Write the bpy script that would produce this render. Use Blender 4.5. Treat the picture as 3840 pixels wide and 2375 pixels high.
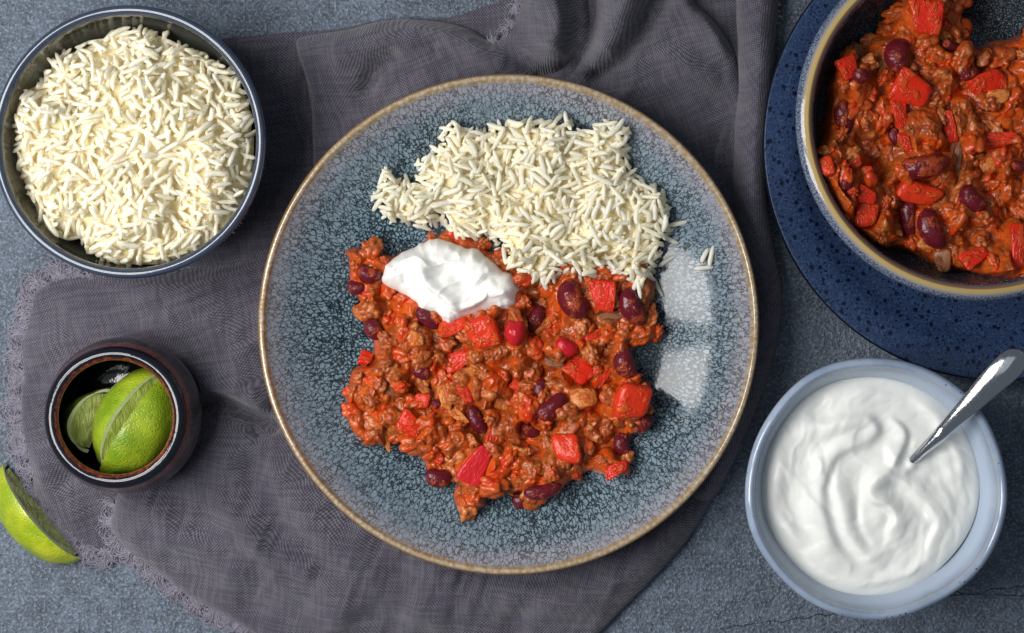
import bpy, math, random
import numpy as np
from mathutils import Matrix, Vector, Euler
rnd = random.Random(7); RS = np.random.RandomState(11)
C = bpy.context.scene.collection
S = bpy.context.scene
for o in list(bpy.data.objects): bpy.data.objects.remove(o)
# ------------------------------------------------------------ camera, light
CH = 100.0                      # camera height over the table, cm
WW = 52.0                       # width of table seen, cm
cam = bpy.data.objects.new('camera', bpy.data.cameras.new('camera')); C.objects.link(cam)
cam.data.sensor_width = 36; cam.data.lens = 36*CH/WW
cam.data.clip_start = .05; cam.data.clip_end = 20
cam.location = (0, 0, CH*.01); S.camera = cam
W = bpy.data.worlds.new('World'); S.world = W; W.use_nodes = True
bg = W.node_tree.nodes['Background']
bg.inputs[0].default_value = (.72, .84, 1.0, 1); bg.inputs[1].default_value = .16
def lamp(name, loc, target, sx, sy, power, col):
    l = bpy.data.lights.new(name, 'AREA'); l.shape = 'RECTANGLE'; l.size = sx*.01; l.size_y = sy*.01
    l.energy = power; l.color = col
    o = bpy.data.objects.new(name, l); C.objects.link(o)
    o.location = Vector(loc)*.01
    o.rotation_euler = (Vector(target)-Vector(loc)).to_track_quat('-Z', 'Y').to_euler()
    return o
LP = Vector((-46, 2, 64))
PW = 4.3
for sy in (-1, 1):
    lamp('window_light', LP+Vector((0, sy*13.8, 0)), (2, sy*13.8, 0), 21, 45, PW, (1, .975, .95))
lamp('overhead_fill', (-25, 10, 175), (0, 0, 0), 150, 120, 2.1, (.86, .93, 1))  # added soft overhead fill lamp, standing in for light off an unseen ceiling
S.view_settings.view_transform = 'Standard'; S.view_settings.look = 'None'
S.view_settings.exposure = 0; S.view_settings.gamma = 1
S.render.engine = 'CYCLES'
S.cycles.max_bounces = 12; S.cycles.diffuse_bounces = 9; S.cycles.transmission_bounces = 8; S.cycles.use_denoising = True
# ------------------------------------------------------------ coordinates: photo pixels (3840 wide) at a height in cm
K = WW/3840
def P(px, py, z=0):
    f = K*(1-z/CH); return ((px-1920)*f, -(py-1187.5)*f)
D = 3840/2445
def PD(px, py, z=0): return P(px*D, py*D, z)
def poly(pts, z=0, d=True): return np.array([(PD if d else P)(x, y, z) for x, y in pts])
def crop(ox, oy, sc):
    return lambda x, y: (ox+x/sc, oy+y/sc)
c2 = crop(1250, 850, 1.8808); c3 = crop(1250, 1350, 1.8808); c5 = crop(2850, 0, 1.26)
c6 = crop(2750, 1250, 1.344); c7 = crop(0, 1200, 1.2864); c8 = crop(1000, 0, 1.2538)
def catmull(pts, n=6, closed=False):
    p = np.asarray(pts, float); out = []
    m = len(p)
    for i in range(m if closed else m-1):
        if closed: a, b, c, d = p[(i-1) % m], p[i], p[(i+1) % m], p[(i+2) % m]
        else: a, b, c, d = p[max(i-1, 0)], p[i], p[i+1], p[min(i+2, m-1)]
        for k in range(n):
            t = k/n
            out.append(.5*((2*b)+(-a+c)*t+(2*a-5*b+4*c-d)*t*t+(-a+3*b-3*c+d)*t**3))
    if not closed: out.append(p[-1])
    return np.array(out)
# ------------------------------------------------------------ noise
def _h(ix, iy, s):
    n = (ix*374761393+iy*668265263+s*144269504) & 0xffffffff
    n = ((n ^ (n >> 13))*1274126177) & 0xffffffff
    return ((n ^ (n >> 16)) & 0xffff)/65535.0
def vnoise(x, y, s=0):
    ix = np.floor(x).astype(np.int64); iy = np.floor(y).astype(np.int64)
    fx = x-ix; fy = y-iy
    u = fx*fx*fx*(fx*(fx*6-15)+10); v = fy*fy*fy*(fy*(fy*6-15)+10)
    a = _h(ix, iy, s); b = _h(ix+1, iy, s); c = _h(ix, iy+1, s); d = _h(ix+1, iy+1, s)
    return (a*(1-u)+b*u)*(1-v)+(c*(1-u)+d*u)*v*1.0
def fbm(x, y, sc, oct=3, s=0):
    r = 0; a = 1; t = 0
    for k in range(oct):
        r = r+a*(vnoise(x/sc*2**k+17.3*k, y/sc*2**k+5.1*k, s+k)*2-1); t += a; a *= .5
    return r/t
def domes(x, y, sc, s=0, rad=.62):
    """bumpy field of round domes, 0..1, with grooves between them"""
    X = x/sc; Y = y/sc
    ix = np.floor(X).astype(np.int64); iy = np.floor(Y).astype(np.int64)
    best = np.zeros_like(X)
    for dx in (-1, 0, 1):
        for dy in (-1, 0, 1):
            cx = ix+dx; cy = iy+dy
            px = cx+_h(cx, cy, s); py = cy+_h(cx, cy, s+9)
            r = rad*(.65+.6*_h(cx, cy, s+5))
            d2 = ((X-px)**2+(Y-py)**2)/(r*r)
            best = np.maximum(best, np.sqrt(np.clip(1-d2, 0, 1))*(.55+.45*_h(cx, cy, s+3)))
    return best
def inside(x, y, pg):
    r = np.zeros(x.shape, bool); n = len(pg); j = n-1
    for i in range(n):
        xi, yi = pg[i]; xj, yj = pg[j]
        if yi != yj:
            r ^= ((yi > y) != (yj > y)) & (x < (xj-xi)*(y-yi)/(yj-yi)+xi)
        j = i
    return r
def distpl(x, y, pl, closed=False):
    """distance to a polyline, signed side, and parameter 0..1 along it"""
    best = np.full(x.shape, 1e9); side = np.zeros(x.shape); par = np.zeros(x.shape)
    qx = np.zeros(x.shape); qy = np.zeros(x.shape)
    pts = list(pl)+([pl[0]] if closed else []); n = len(pts)-1
    for i in range(n):
        ax, ay = pts[i]; bx, by = pts[i+1]; dx = bx-ax; dy = by-ay; L = dx*dx+dy*dy+1e-12
        t = np.clip(((x-ax)*dx+(y-ay)*dy)/L, 0, 1)
        ex = ax+t*dx; ey = ay+t*dy; d = (x-ex)**2+(y-ey)**2
        m = d < best
        best = np.where(m, d, best); side = np.where(m, np.sign(dx*(y-ay)-dy*(x-ax)), side)
        par = np.where(m, (i+t)/n, par); qx = np.where(m, ex, qx); qy = np.where(m, ey, qy)
    return np.sqrt(best), side, par, qx, qy
def sstep(a, b, x):
    t = np.clip((x-a)/(b-a), 0, 1); return t*t*(3-2*t)
# ------------------------------------------------------------ mesh helpers (all in cm, world)
def mesh_np(name, v, f, smooth=True):
    me = bpy.data.meshes.new(name)
    v = np.asarray(v, np.float32)*.01; f = np.asarray(f, np.int32); k = f.shape[1]
    me.vertices.add(len(v)); me.vertices.foreach_set('co', v.ravel())
    me.loops.add(f.size); me.loops.foreach_set('vertex_index', f.ravel())
    me.polygons.add(len(f)); me.polygons.foreach_set('loop_start', np.arange(0, f.size, k, dtype=np.int32))
    me.polygons.foreach_set('loop_total', np.full(len(f), k, np.int32))
    me.polygons.foreach_set('use_smooth', np.full(len(f), smooth))
    me.update(calc_edges=True); me.validate()
    return me
def setuv(me, uvl):
    l = me.uv_layers.new(name='UVMap'); l.data.foreach_set('uv', np.asarray(uvl, np.float32).ravel())
def link(name, me, mat=None, parent=None, loc=None, rot=None, scale=None):
    o = bpy.data.objects.new(name, me); C.objects.link(o)
    if mat is not None and len(me.materials) == 0: me.materials.append(mat)
    if parent is not None: o.parent = parent
    if loc is not None: o.location = Vector(loc)*.01
    if rot is not None: o.rotation_euler = rot
    if scale is not None: o.scale = scale
    return o
def tag(o, label, cat=None, group=None, kind=None):
    if label: o['label'] = label
    if cat: o['category'] = cat
    if group: o['group'] = group
    if kind: o['kind'] = kind
    return o
def thing(name, label, cat, loc=(0, 0, 0), group=None):
    o = bpy.data.objects.new(name, None); C.objects.link(o); o.location = Vector(loc)*.01
    o.empty_display_size = .02
    return tag(o, label, cat, group)
def lathe(name, prof, mat, parent, nseg=192, rmod=None, i0=0, i1=None, sub=5):
    """prof (r,z) local cm, open polyline; uv = (angle, arclength/100)"""
    p = catmull(prof, sub); s = np.r_[0, np.cumsum(np.hypot(*np.diff(p, axis=0).T))]
    if i1 is None: i1 = len(prof)-1
    a, b = i0*sub, i1*sub+1; p = p[a:b]; s = s[a:b]; m = len(p)
    th = np.arange(nseg)/nseg*2*np.pi
    R = np.clip(p[:, 0], 0.001, None)[None, :]*(np.ones((nseg, 1)) if rmod is None else rmod(th)[:, None]**1.0)
    if rmod is not None:      # out-of-round fades to nothing at the centre
        w = np.clip(p[:, 0]/p[:, 0].max(), 0, 1)[None, :]
        R = np.clip(p[:, 0], .001, None)[None, :]*(1+(rmod(th)[:, None]-1)*w)
    v = np.stack([R*np.cos(th)[:, None], R*np.sin(th)[:, None], np.broadcast_to(p[:, 1][None, :], R.shape)], -1).reshape(-1, 3)
    i, j = np.meshgrid(np.arange(nseg), np.arange(m-1), indexing='ij'); i = i.ravel(); j = j.ravel(); i2 = (i+1) % nseg
    f = np.stack([i*m+j, i2*m+j, i2*m+j+1, i*m+j+1], 1)
    me = mesh_np(name, v, f)
    uv = np.stack([np.stack([i, i+1, i+1, i], 1)/nseg, np.stack([s[j], s[j], s[j+1], s[j+1]], 1)*.01], -1)
    setuv(me, uv.reshape(-1, 2))
    return link(name, me, mat, parent)
def grid_mesh(name, x, y, z, keep, uv=None, attrs=None):
    """x,y,z arrays (ny,nx); keep faces mask (ny-1,nx-1)"""
    ny, nx = x.shape; idx = np.arange(ny*nx).reshape(ny, nx)
    f = np.stack([idx[:-1, :-1], idx[:-1, 1:], idx[1:, 1:], idx[1:, :-1]], -1)[keep]
    used = np.unique(f); mp = np.full(ny*nx, -1); mp[used] = np.arange(len(used))
    v = np.stack([x.ravel(), y.ravel(), z.ravel()], 1)[used]; f = mp[f]
    me = mesh_np(name, v, f)
    if uv is not None:
        u = np.stack([uv[0].ravel(), uv[1].ravel()], 1)[used][f.ravel()]; setuv(me, u*.01)
    for k, a in (attrs or {}).items():
        at = me.attributes.new(k, 'FLOAT', 'POINT'); at.data.foreach_set('value', a.ravel()[used].astype(np.float32))
    return me
def region(pg, step, pad=0):
    x0, y0 = pg.min(0)-step*2-pad; x1, y1 = pg.max(0)+step*2+pad
    return np.meshgrid(np.arange(x0, x1, step), np.arange(y0, y1, step))
def masked(X, Y, pg):
    """keep mask + snap the outer ring of vertices on the outline"""
    ins = inside(X, Y, pg); d, _, _, qx, qy = distpl(X, Y, pg, True)
    keep = ins[:-1, :-1] | ins[1:, :-1] | ins[:-1, 1:] | ins[1:, 1:]
    X2 = np.where(ins, X, qx); Y2 = np.where(ins, Y, qy); d = np.where(ins, d, 0)
    return X2, Y2, d, keep
def sampler(X, Y, Z):
    x0 = X[0, 0]; y0 = Y[0, 0]; st = X[0, 1]-X[0, 0]; ny, nx = Z.shape
    def f(x, y):
        i = int(min(max((x-x0)/st, 0), nx-2)); j = int(min(max((y-y0)/st, 0), ny-2))
        return float(Z[j, i])
    return f
# ------------------------------------------------------------ node helper
def srgb(r, g, b):
    f = lambda c: (c/255/12.92 if c/255 <= .04045 else ((c/255+.055)/1.055)**2.4)
    return (f(r), f(g), f(b), 1)
class G:
    def __init__(s, name, **pr):
        s.m = bpy.data.materials.new(name); s.m.use_nodes = True; s.t = s.m.node_tree
        s.b = s.t.nodes['Principled BSDF']
        for k, v in pr.items(): s.set(s.b, k, v)
    def set(s, n, k, v):
        k = {'rough': 'Roughness', 'base': 'Base Color', 'metal': 'Metallic', 'coat': 'Coat Weight', 'coatr': 'Coat Roughness',
             'sss': 'Subsurface Weight', 'sssr': 'Subsurface Radius', 'ssss': 'Subsurface Scale', 'spec': 'Specular IOR Level', 'normal': 'Normal',
             'sheen': 'Sheen Weight', 'ior': 'IOR'}.get(k, k)
        inp = n.inputs[k]
        if isinstance(v, bpy.types.NodeSocket): s.t.links.new(v, inp)
        else: inp.default_value = v
    def n(s, ty, out=0, props=None, **ins):
        nd = s.t.nodes.new('ShaderNode'+ty)
        for k, v in (props or {}).items(): setattr(nd, k, v)
        for k, v in ins.items():
            key = int(k[1:]) if k[0] == 'i' and k[1:].isdigit() else k.replace('_', ' ')
            s.set(nd, key, v)
        return nd.outputs[out]
    def co(s, rand=False):
        v = s.n('TexCoord', 'Object')
        v = s.n('VectorMath', 0, {'operation': 'SCALE'}, i0=v, Scale=100.0)
        if rand:
            r = s.n('ObjectInfo', 'Random')
            c = s.n('CombineXYZ', 0, None, X=s.math('MULTIPLY', r, 97.), Y=s.math('MULTIPLY', r, 53.), Z=s.math('MULTIPLY', r, 31.))
            v = s.n('VectorMath', 0, {'operation': 'ADD'}, i0=v, i1=c)
        return v
    def math(s, op, a, b=0., c=0.):
        return s.n('Math', 0, {'operation': op}, i0=a, i1=b, i2=c)
    def noise(s, v, scale, detail=3., rough=.55, dist=0.):
        return s.n('TexNoise', 0, None, Vector=v, Scale=scale, Detail=detail, Roughness=rough, Distortion=dist)
    def vor(s, v, scale, feature='F1', out='Distance', **k):
        return s.n('TexVoronoi', out, {'feature': feature}, Vector=v, Scale=scale, **k)
    def rng(s, x, a, b, c=0., d=1., smooth=True):
        return s.n('MapRange', 0, {'interpolation_type': 'SMOOTHSTEP' if smooth else 'LINEAR'}, Value=x, From_Min=a, From_Max=b, To_Min=c, To_Max=d)
    def mix(s, f, a, b, mode='MIX'):
        nd = s.t.nodes.new('ShaderNodeMix'); nd.data_type = 'RGBA'; nd.blend_type = mode
        for k, v in ((0, f), (6, a), (7, b)):
            if isinstance(v, bpy.types.NodeSocket): s.t.links.new(v, nd.inputs[k])
            else: nd.inputs[k].default_value = v
        return nd.outputs[2]
    def ramp(s, f, stops):
        nd = s.t.nodes.new('ShaderNodeValToRGB'); s.t.links.new(f, nd.inputs[0]); e = nd.color_ramp.elements
        e[0].position, e[0].color = stops[0]; e[1].position, e[1].color = stops[-1]
        for p, c in stops[1:-1]:
            x = e.new(p); x.color = c
        return nd.outputs[0]
    def bump(s, h, dist, strength=1., normal=None):
        k = dict(Height=h, Distance=dist*.01, Strength=strength)
        if normal is not None: k['Normal'] = normal
        return s.n('Bump', 0, None, **k)
    def out(s, **k):
        for a, v in k.items(): s.set(s.b, a, v)
        return s.m
# ------------------------------------------------------------ materials
def m_table():
    g = G('slate_table', rough=.62, spec=.35)
    v = g.co(); a = g.noise(v, .07, 4.); b = g.noise(v, .9, 5., .65); c = g.noise(v, 2.6, 3., .65); f = g.noise(v, 6.5, 2., .6)
    col = g.mix(g.rng(a, .3, .7), srgb(66, 73, 82), srgb(88, 96, 108))
    col = g.mix(g.math('MULTIPLY', g.rng(b, .35, .7), .5), col, srgb(112, 126, 142))
    col = g.mix(g.math('MULTIPLY', g.rng(c, .5, .7), .5), col, srgb(56, 64, 77))
    col = g.mix(g.math('MULTIPLY', g.rng(f, .5, .62), .6), col, srgb(128, 142, 160))
    pit = g.noise(v, 5., 2., .6, .3); col = g.mix(g.math('MULTIPLY', g.math('SUBTRACT', 1., g.rng(pit, .32, .44)), .5), col, srgb(44, 51, 62))
    spots = g.math('MULTIPLY', g.rng(g.noise(v, .35, 5., .7), .62, .7), g.rng(g.noise(v, 3., 2.), .45, .6))
    col = g.mix(g.math('MULTIPLY', spots, .6), col, srgb(60, 50, 52))
    # hairline cracks of the slab
    sp = g.t.nodes.new('ShaderNodeSeparateXYZ'); g.t.links.new(v, sp.inputs[0]); x, y = sp.outputs[0], sp.outputs[1]
    crack = None
    for (x0, y0, k, w, s1) in ((11.2, -15.8, .142, .035, 1.), (22., -14.0, -.05, .03, 2.), (13.5, -18.0, .06, .03, 3.)):
        wob = g.math('MULTIPLY', g.math('SUBTRACT', g.n('TexNoise', 0, {'noise_dimensions': '2D'}, Vector=v, Scale=.8+.2*s1, Detail=6.), .5), .5)
        l = g.math('ABSOLUTE', g.math('SUBTRACT', g.math('SUBTRACT', y, g.math('MULTIPLY_ADD', x, k, y0-k*x0)), wob))
        l = g.math('SUBTRACT', 1., g.rng(l, 0., w*.9))
        l = g.math('MULTIPLY', l, g.rng(x, x0-1.5, x0+.5))
        l = g.math('MULTIPLY', l, g.rng(g.noise(v, .9, 3.), .36, .5))
        crack = l if crack is None else g.math('MAXIMUM', crack, l)
    col = g.mix(g.math('MULTIPLY', crack, .6), col, srgb(30, 33, 40))
    h = g.math('ADD', g.math('MULTIPLY', b, .35), g.math('ADD', g.math('MULTIPLY', c, 1.), g.math('MULTIPLY', f, .45)))
    h = g.math('SUBTRACT', h, g.math('MULTIPLY', crack, .5))
    return g.out(base=col, normal=g.bump(g.math('ADD', h, g.math('MULTIPLY', pit, .6)), .17, 1.))
def m_cloth():
    g = G('linen', rough=.92, spec=.15, sheen=.25)
    uv = g.n('TexCoord', 'UV'); v = g.n('VectorMath', 0, {'operation': 'SCALE'}, i0=uv, Scale=100.)
    w = g.n('TexNoise', 'Color', None, Vector=v, Scale=.9, Detail=3.)
    v2 = g.n('VectorMath', 0, {'operation': 'ADD'}, i0=v, i1=g.n('VectorMath', 0, {'operation': 'SCALE'}, i0=w, Scale=.16))
    sp = g.t.nodes.new('ShaderNodeSeparateXYZ'); g.t.links.new(v2, sp.inputs[0])
    p = 2*math.pi/.15      # thread pair pitch
    su = g.math('SINE', g.math('MULTIPLY', sp.outputs[0], p)); sv = g.math('SINE', g.math('MULTIPLY', sp.outputs[1], p))
    wv = g.math('MULTIPLY', su, sv)                                     # over / under
    st = g.n('Mapping', 0, None, Vector=v2, Scale=(7., .45, 1.)); st2 = g.n('Mapping', 0, None, Vector=v2, Scale=(.45, 7., 1.))
    slub = g.math('ADD', g.noise(st, 1., 2.), g.noise(st2, 1., 2.))
    col = g.mix(g.rng(wv, -.9, .9), srgb(68, 66, 74), srgb(116, 113, 123))
    col = g.mix(g.rng(slub, .85, 1.15), col, g.mix(1., col, srgb(216, 214, 224), 'MULTIPLY'))
    big = g.noise(v, .25, 3.)
    col = g.mix(g.rng(big, .35, .7), col, g.mix(1., col, srgb(222, 220, 226), 'MULTIPLY'))
    fz = g.noise(v, 3.2, 3.)
    h = g.math('ADD', g.math('MULTIPLY', wv, .4), g.math('ADD', g.math('MULTIPLY', slub, .45), g.math('MULTIPLY', fz, .9)))
    return g.out(base=col, normal=g.bump(h, .06, .9))
def m_fringe():
    g = G('linen_thread', rough=.9, spec=.2, sheen=.3)
    v = g.co(); col = g.mix(g.noise(v, 2., 3.), srgb(96, 92, 104), srgb(156, 152, 166))
    return g.out(base=col)
def m_reactive(kind, spec=None):
    """crawled reactive glaze: pale blue islands on dark teal, tan edge"""
    g = G('reactive_glaze_'+kind, rough=.06, spec=spec or (.32 if kind == 'plate' else .4))
    v = g.co(); sp = g.t.nodes.new('ShaderNodeSeparateXYZ'); g.t.links.new(v, sp.inputs[0])
    r = g.math('SQRT', g.math('ADD', g.math('POWER', sp.outputs[0], 2.), g.math('POWER', sp.outputs[1], 2.)))
    # polar-ish stretch: islands lengthen along the slope of the wall
    ang = g.math('ARCTAN2', sp.outputs[1], sp.outputs[0])
    pol = g.n('CombineXYZ', 0, None, X=g.math('MULTIPLY', ang, 10.), Y=g.math('MULTIPLY', r, .62), Z=0.)
    warp = g.n('VectorMath', 0, {'operation': 'SCALE'}, i0=g.n('TexNoise', 'Color', None, Vector=v, Scale=5., Detail=3.), Scale=.3)
    if kind == 'plate':
        vv = g.n('VectorMath', 0, {'operation': 'ADD'}, i0=v, i1=warp); ww = g.n('VectorMath', 0, {'operation': 'ADD'}, i0=pol, i1=warp)
        e1 = g.vor(vv, 5.2, 'DISTANCE_TO_EDGE'); e2 = g.vor(ww, 5.2, 'DISTANCE_TO_EDGE')
        t = g.rng(r, 8.2, 9.6)
        e = g.math('ADD', g.math('MULTIPLY', e1, g.math('SUBTRACT', 1., t)), g.math('MULTIPLY', e2, t))
        patch = g.noise(v, .28, 4.); p2 = g.noise(v, 1.3, 4., .6)
        th = g.math('ADD', g.rng(r, 7.5, 11.4, .17, .08), g.math('MULTIPLY', g.math('SUBTRACT', p2, .5), .18))
        th = g.math('ADD', th, g.math('MULTIPLY', g.math('SUBTRACT', patch, .5), .12))
        isl = g.rng(g.math('SUBTRACT', e, th), -.10, .08)
        dark = g.mix(g.rng(p2, .4, .65), srgb(14, 28, 38), srgb(44, 54, 56))
        lite = g.mix(g.rng(r, 8., 11.6), srgb(116, 141, 154), srgb(128, 141, 152))
        col = g.mix(g.math('MULTIPLY', isl, g.rng(p2, .25, .6, .65, 1.)), dark, lite)
        brn = g.math('MULTIPLY', g.rng(g.math('ADD', r, g.math('MULTIPLY', patch, .8)), 11.2, 12.1), .5)
        col = g.mix(brn, col, g.mix(isl, srgb(112, 100, 100), srgb(158, 153, 160)))
        rn = g.math('ADD', r, g.math('MULTIPLY', g.math('SUBTRACT', g.noise(v, .9, 3.), .5), .16))
        tan = g.mix(g.rng(g.noise(pol, 6., 3.), .4, .65), srgb(150, 126, 92), srgb(172, 160, 142))
        bare = g.math('SUBTRACT', 1., g.math('MULTIPLY', g.rng(g.noise(v, .16, 1.), .62, .66), .0))
        col = g.mix(g.math('MULTIPLY', g.rng(rn, 11.76, 11.92), bare), col, tan)
        col = g.mix(g.rng(rn, 12.12, 12.2), col, srgb(128, 100, 62))
    else:
        uv = g.n('TexCoord', 'UV'); su = g.t.nodes.new('ShaderNodeSeparateXYZ'); g.t.links.new(uv, su.inputs[0])
        s = g.math('MULTIPLY', su.outputs[1], 100.)                      # arclength, cm
        vv = g.n('VectorMath', 0, {'operation': 'ADD'}, i0=v, i1=warp)
        e1 = g.vor(vv, 8., 'DISTANCE_TO_EDGE'); p2 = g.noise(v, 1.1, 4.)
        isl = g.rng(g.math('SUBTRACT', e1, g.math('MULTIPLY_ADD', p2, .3, .06)), -.08, .1)
        a = g.mix(isl, srgb(36, 46, 54), g.mix(g.rng(r, 3., 7.), srgb(146, 162, 170), srgb(112, 124, 134)))
        o = g.mix(g.rng(g.vor(vv, 6., 'DISTANCE_TO_EDGE'), .03, .16), srgb(52, 60, 76), srgb(112, 122, 142))
        BOW_S = 12.72
        col = g.mix(g.rng(s, BOW_S-.34, BOW_S-.2), o, srgb(140, 136, 138))
        col = g.mix(g.rng(s, BOW_S-.2, BOW_S-.12), col, srgb(176, 152, 98))
        col = g.mix(g.rng(s, BOW_S+.04, BOW_S+.10), col, srgb(120, 92, 60))
        col = g.mix(g.rng(s, BOW_S+.18, BOW_S+.24), col, srgb(84, 86, 104))
        col = g.mix(g.rng(s, BOW_S+.27, BOW_S+.36), col, a)
    h = g.math('ADD', g.math('MULTIPLY', isl, .3), g.math('MULTIPLY', g.noise(v, .4, 2.), .8))
    return g.out(base=col, normal=g.bump(h, .006, .5))
def m_blueplate():
    g = G('cobalt_speckled_glaze', rough=.3, spec=.5)
    v = g.co()
    base = g.mix(g.noise(v, .25, 4.), srgb(30, 45, 74), srgb(46, 64, 98))
    base = g.mix(g.rng(g.noise(v, 9., 3.), .45, .75), base, srgb(64, 84, 120))
    d = g.vor(v, 2.1); rs = g.vor(v, 2.1, out='Color')
    wob = g.math('ADD', d, g.math('MULTIPLY', g.noise(v, 9., 3.), .22))
    spk = g.math('SUBTRACT', 1., g.rng(wob, .31, .41))
    d2 = g.math('ADD', g.vor(v, 4.7), g.math('MULTIPLY', g.noise(v, 12., 2.), .25)); spk2 = g.math('SUBTRACT', 1., g.rng(d2, .33, .41))
    spk = g.math('MULTIPLY', g.math('MAXIMUM', spk, spk2), g.rng(g.noise(v, .9, 2.), .25, .42))
    col = g.mix(g.math('MULTIPLY', spk, .95), base, srgb(9, 17, 40))
    return g.out(base=col, normal=g.bump(g.noise(v, 3., 3.), .02, .5))
def m_edge():
    g = G('dark_glazed_edge', rough=.12); g.out(base=srgb(16, 22, 32)); return g.m
def m_greybowl():
    g = G('slate_blue_glaze', rough=.1, spec=.5, coat=.3, coatr=.04)
    uv = g.n('TexCoord', 'UV'); su = g.t.nodes.new('ShaderNodeSeparateXYZ'); g.t.links.new(uv, su.inputs[0])
    s = g.math('MULTIPLY', su.outputs[1], 100.); v = g.co()
    s2 = g.math('ADD', s, g.math('MULTIPLY', g.noise(v, 1.2, 2.), .1))
    col = g.mix(g.noise(v, .7, 4.), srgb(42, 52, 68), srgb(54, 65, 83))
    col = g.mix(g.rng(s2, 11.4, 11.6), col, srgb(84, 86, 78))
    sp = g.math('GREATER_THAN', g.noise(v, 14., 1.), .76)
    col = g.mix(g.math('MULTIPLY', sp, .5), col, srgb(160, 168, 176))
    return g.out(base=col, normal=g.bump(g.noise(v, .8, 2.), .03, .5))
def m_paleblue():
    g = G('pale_blue_glaze', rough=.13, spec=.5, coat=.2, coatr=.05)
    uv = g.n('TexCoord', 'UV'); su = g.t.nodes.new('ShaderNodeSeparateXYZ'); g.t.links.new(uv, su.inputs[0])
    s = g.math('MULTIPLY', su.outputs[1], 100.); v = g.co()
    col = g.mix(g.rng(g.noise(v, .5, 4.), .35, .65), srgb(132, 147, 168), srgb(152, 166, 186))
    col = g.mix(g.rng(s, 11.1, 11.8), col, srgb(168, 182, 200))
    w = g.math('ADD', s, g.math('MULTIPLY', g.math('SUBTRACT', g.noise(v, 1.5, 3.), .5), .12))
    line = g.math('SUBTRACT', 1., g.rng(g.math('ABSOLUTE', g.math('SUBTRACT', w, 10.95)), .02, .08))
    col = g.mix(g.math('MULTIPLY', line, g.rng(g.noise(v, .5, 2.), .3, .55, .45, 1.)), col, srgb(170, 160, 136))
    line2 = g.math('SUBTRACT', 1., g.rng(g.math('ABSOLUTE', g.math('SUBTRACT', w, 11.05)), .01, .04))
    col = g.mix(g.math('MULTIPLY', line2, .5), col, srgb(96, 92, 90))
    # iron specks on the rim, crowding at the outer edge
    d = g.vor(v, 3.6); spk = g.math('SUBTRACT', 1., g.rng(d, .13, .2))
    clump = g.rng(g.noise(v, .55, 2.), .56, .66)
    col = g.mix(g.math('MULTIPLY', spk, g.math('MULTIPLY', clump, g.math('SUBTRACT', 1., g.rng(s, 10.6, 10.9)))), col, srgb(34, 32, 40))
    ed = g.math('MULTIPLY', g.math('SUBTRACT', 1., g.rng(s, 10.0, 10.16)), g.rng(g.noise(v, .8, 4., .7), .52, .6))
    col = g.mix(g.math('MULTIPLY', ed, .85), col, srgb(96, 84, 72))
    return g.out(base=col, normal=g.bump(g.noise(v, .9, 3.), .04, .5))
def m_ramekin():
    g = G('tenmoku_glaze', rough=.07, spec=.5)
    uv = g.n('TexCoord', 'UV'); su = g.t.nodes.new('ShaderNodeSeparateXYZ'); g.t.links.new(uv, su.inputs[0])
    s = g.math('MULTIPLY', su.outputs[1], 100.); v = g.co()
    w = g.math('ADD', s, g.math('MULTIPLY', g.math('SUBTRACT', g.noise(v, 3., 4., .65), .5), .34))
    black = g.mix(g.noise(v, 1., 3.), srgb(14, 15, 20), srgb(22, 24, 34))
    rust = g.mix(g.rng(g.noise(v, 5., 3.), .4, .65), srgb(80, 34, 24), srgb(128, 58, 34))
    col = g.mix(g.rng(w, 7.3, 7.6), black, rust)
    col = g.mix(g.rng(w, 8.0, 8.16), col, black)
    col = g.mix(g.rng(w, 8.72, 8.8), col, rust)
    col = g.mix(g.rng(w, 9.0, 9.12), col, srgb(120, 82, 46))
    col = g.mix(g.rng(w, 9.3, 9.5), col, srgb(12, 16, 14))
    col = g.mix(g.math('SUBTRACT', 1., g.rng(w, 5.9, 7.2)), col, srgb(44, 28, 28))
    return g.out(base=col, normal=g.bump(g.noise(v, 1.6, 3.), .03, .6))
def rnd_or_attr(g):
    a = g.n('Attribute', 'Fac', {'attribute_name': 'rnd'})
    return g.math('FRACT', g.math('ADD', a, g.n('ObjectInfo', 'Random')))
def m_rice():
    g = G('cooked_rice', rough=.38, spec=.35, sss=.7, ssss=.0035, sssr=(1., .85, .55))
    g.b.subsurface_method = 'BURLEY'
    r = rnd_or_attr(g); v = g.co(True)
    col = g.mix(r, srgb(238, 235, 216), srgb(246, 245, 236))
    col = g.mix(g.math('MULTIPLY', g.rng(g.noise(v, 1.4, 2.), .45, .75), .3), col, srgb(238, 226, 190))
    h = g.noise(g.n('Mapping', 0, None, Vector=v, Scale=(.6, 3., 3.)), 3., 2.)
    nm = g.bump(h, .02, .4); g.out(base=col, normal=nm)
    tr = g.n('BsdfTranslucent', 0, None, Color=srgb(250, 246, 230), Normal=nm)
    mx = g.t.nodes.new('ShaderNodeMixShader'); mx.inputs[0].default_value = .36
    g.t.links.new(g.b.outputs[0], mx.inputs[1]); g.t.links.new(tr, mx.inputs[2])
    g.t.links.new(mx.outputs[0], g.t.nodes['Material Output'].inputs['Surface'])
    return g.m
def m_ricebed():
    g = G('rice_bed', rough=.5, sss=.3, ssss=.005, sssr=(1., .7, .3))
    v = g.co(); return g.out(base=g.mix(g.noise(v, 2., 3.), srgb(236, 216, 162), srgb(244, 232, 194)), normal=g.bump(g.noise(v, 4., 2.), .1))
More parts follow.
